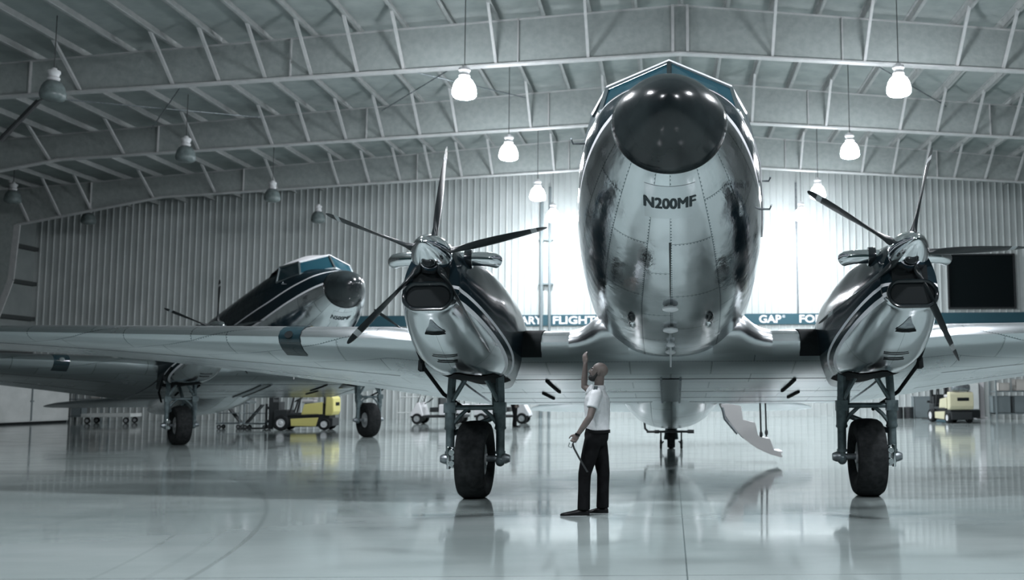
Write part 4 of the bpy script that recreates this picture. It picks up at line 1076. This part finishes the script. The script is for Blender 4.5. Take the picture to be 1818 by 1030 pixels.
put('crate', .7, .6, .75, 15.95, 45.4, .275, 'grey bin low in the middle of the right rack', 'crates on the right rack')
put('dkplastic', .7, .6, .7, 16.9, 45.4, .275, 'black bin low at the outer end of the right rack', 'crates on the right rack')
put('carton', .5, .5, .35, 15.2, 45.4, 1.275, 'pale carton on the middle shelf at the left end of the right rack', 'crates on the right rack')
put('carton', .75, .5, .5, 16.1, 45.4, 1.275, 'larger pale carton in the middle of the right rack', 'crates on the right rack')
put('dkplastic', .9, .5, .3, 17.1, 45.4, 1.275, 'flat black box on the middle shelf at the outer end of the right rack', 'crates on the right rack')
# low platform trolley
r = empty('platform_trolley', (-26.2, 46.5, 0)); tag(r, 'long low pale platform trolley under the dark wing at left', 'trolley')
m = MB(); m.box((0, 0, .38), (2.3, 1.0, .16)); m.build('deck', 'cabinet', r, bevel=.02, smooth=0)
for sx in (-1, 1):
    for sy in (-1, 1): wheel(sx*.9, sy*.38, .14, .08, r, 'caster')
# grey cabinet and post on the right
r = empty('tool_cabinet', (13.75, 46.2, 0)); tag(r, 'tall grey tool cabinet on a black base, right of the pale yellow forklift', 'cabinet')
m = MB(); m.box((0, 0, 1.15), (1.0, .7, 1.5)); m.build('body', 'crate', r, bevel=.015, smooth=0)
m = MB(); m.box((0, 0, .22), (1.04, .72, .36)); m.build('base', 'bay', r, smooth=0)
for sx in (-1, 1):
    m = MB(); m.box((sx*.245, -.36, 1.15), (.47, .025, 1.42)); d = m.build('door', 'cabinet', r, bevel=.006, smooth=0)
    m = MB(); m.box((sx*.06, -.385, 1.2), (.03, .03, .16)); m.build('handle', 'steel', d, smooth=0)
m = MB(); m.box((14.6, 46.75, 1.5), (.28, .28, 3.0)); m.box((14.6, 46.75, .02), (.5, .5, .04)); m.box((14.6, 46.75, 3.0), (.4, .4, .05))
tag(m.build('guard_post', 'white', smooth=0, bevel=.01), 'white square post between the grey tool cabinet and the right rack', 'post')
# drums and bench items seen past the right landing gear
def make_drum():
    r = empty('steel_drum')
    m = MB(); m.lathe([(.01, 0), (.28, 0), (.29, .01), (.29, .28), (.30, .29), (.29, .30), (.29, .56), (.30, .57), (.29, .58), (.29, .84), (.27, .86), (.26, .84), (.01, .84)], seg=24); m.build('drum_body', 'dkplastic', r)
    m = MB(); m.lathe([(.03, .84), (.03, .865), (.005, .865)], (.15, 0, 0), seg=10); m.build('bung', 'steel', r)
    return r
d0 = None
for k, (x_, s_, lab) in enumerate(((10.75, .62, 'short dark drum, leftmost of the row past the right landing gear'), (11.25, .62, 'short dark drum, second from left in the row past the right landing gear'))):
    o = d0 = make_drum() if d0 is None else copy_tree(d0); o.location = (x_, 47.0, 0); o.scale = (.8, .8, s_); tag(o, lab, 'drum', 'drums past the right landing gear')
put('crate', .8, .6, 1.0, 12.0, 47.6, 0, 'tall grey bin behind the dark drums past the right landing gear', 'floor crates at right')
put('crateblue', .6, .6, .75, 12.85, 47.4, 0, 'teal bin left of the pale yellow forklift', 'floor crates at right')
# towing fork clipped on the tail wheel
r = empty('tail_tow_fork', (0, 25.35, 0)); tag(r, 'dark tow fork with two small wheels and a bent lever around the tail wheel', 'tow fork')
m = MB(); m.tube([(-.62, -.1, .44), (.58, -.1, .44)], .03, 10); m.tube([(-.30, -.1, .44), (-.42, -.1, .44)], .045, 10); m.tube([(.42, -.1, .44), (.58, -.1, .44)], .048, 10); m.build('cross_bar', 'dkplastic', r)
m = MB(); m.tube([(-.58, -.1, .44), (-.66, -.1, .52), (-.68, -.1, .74), (-.80, -.1, .76)], .028, 10); m.build('lever', 'dkplastic', r)
for s_ in (-1, 1):
    m = MB(); m.bar((s_*.26, -.1, .44), (s_*.26, -.05, .12), .04, .05); m.tube([(s_*.26, -.05, .12), (s_*.19, -.05, .2)], .02, 6); m.build('fork_arm', 'dkplastic', r)
    m = MB(); m.lathe([(.04, -.03), (.11, -.03), (.12, -.015), (.12, .015), (.11, .03), (.04, .03)], (s_*.26, -.05, .12), (1, 0, 0), 20); m.build('wheel', 'rubber', r)
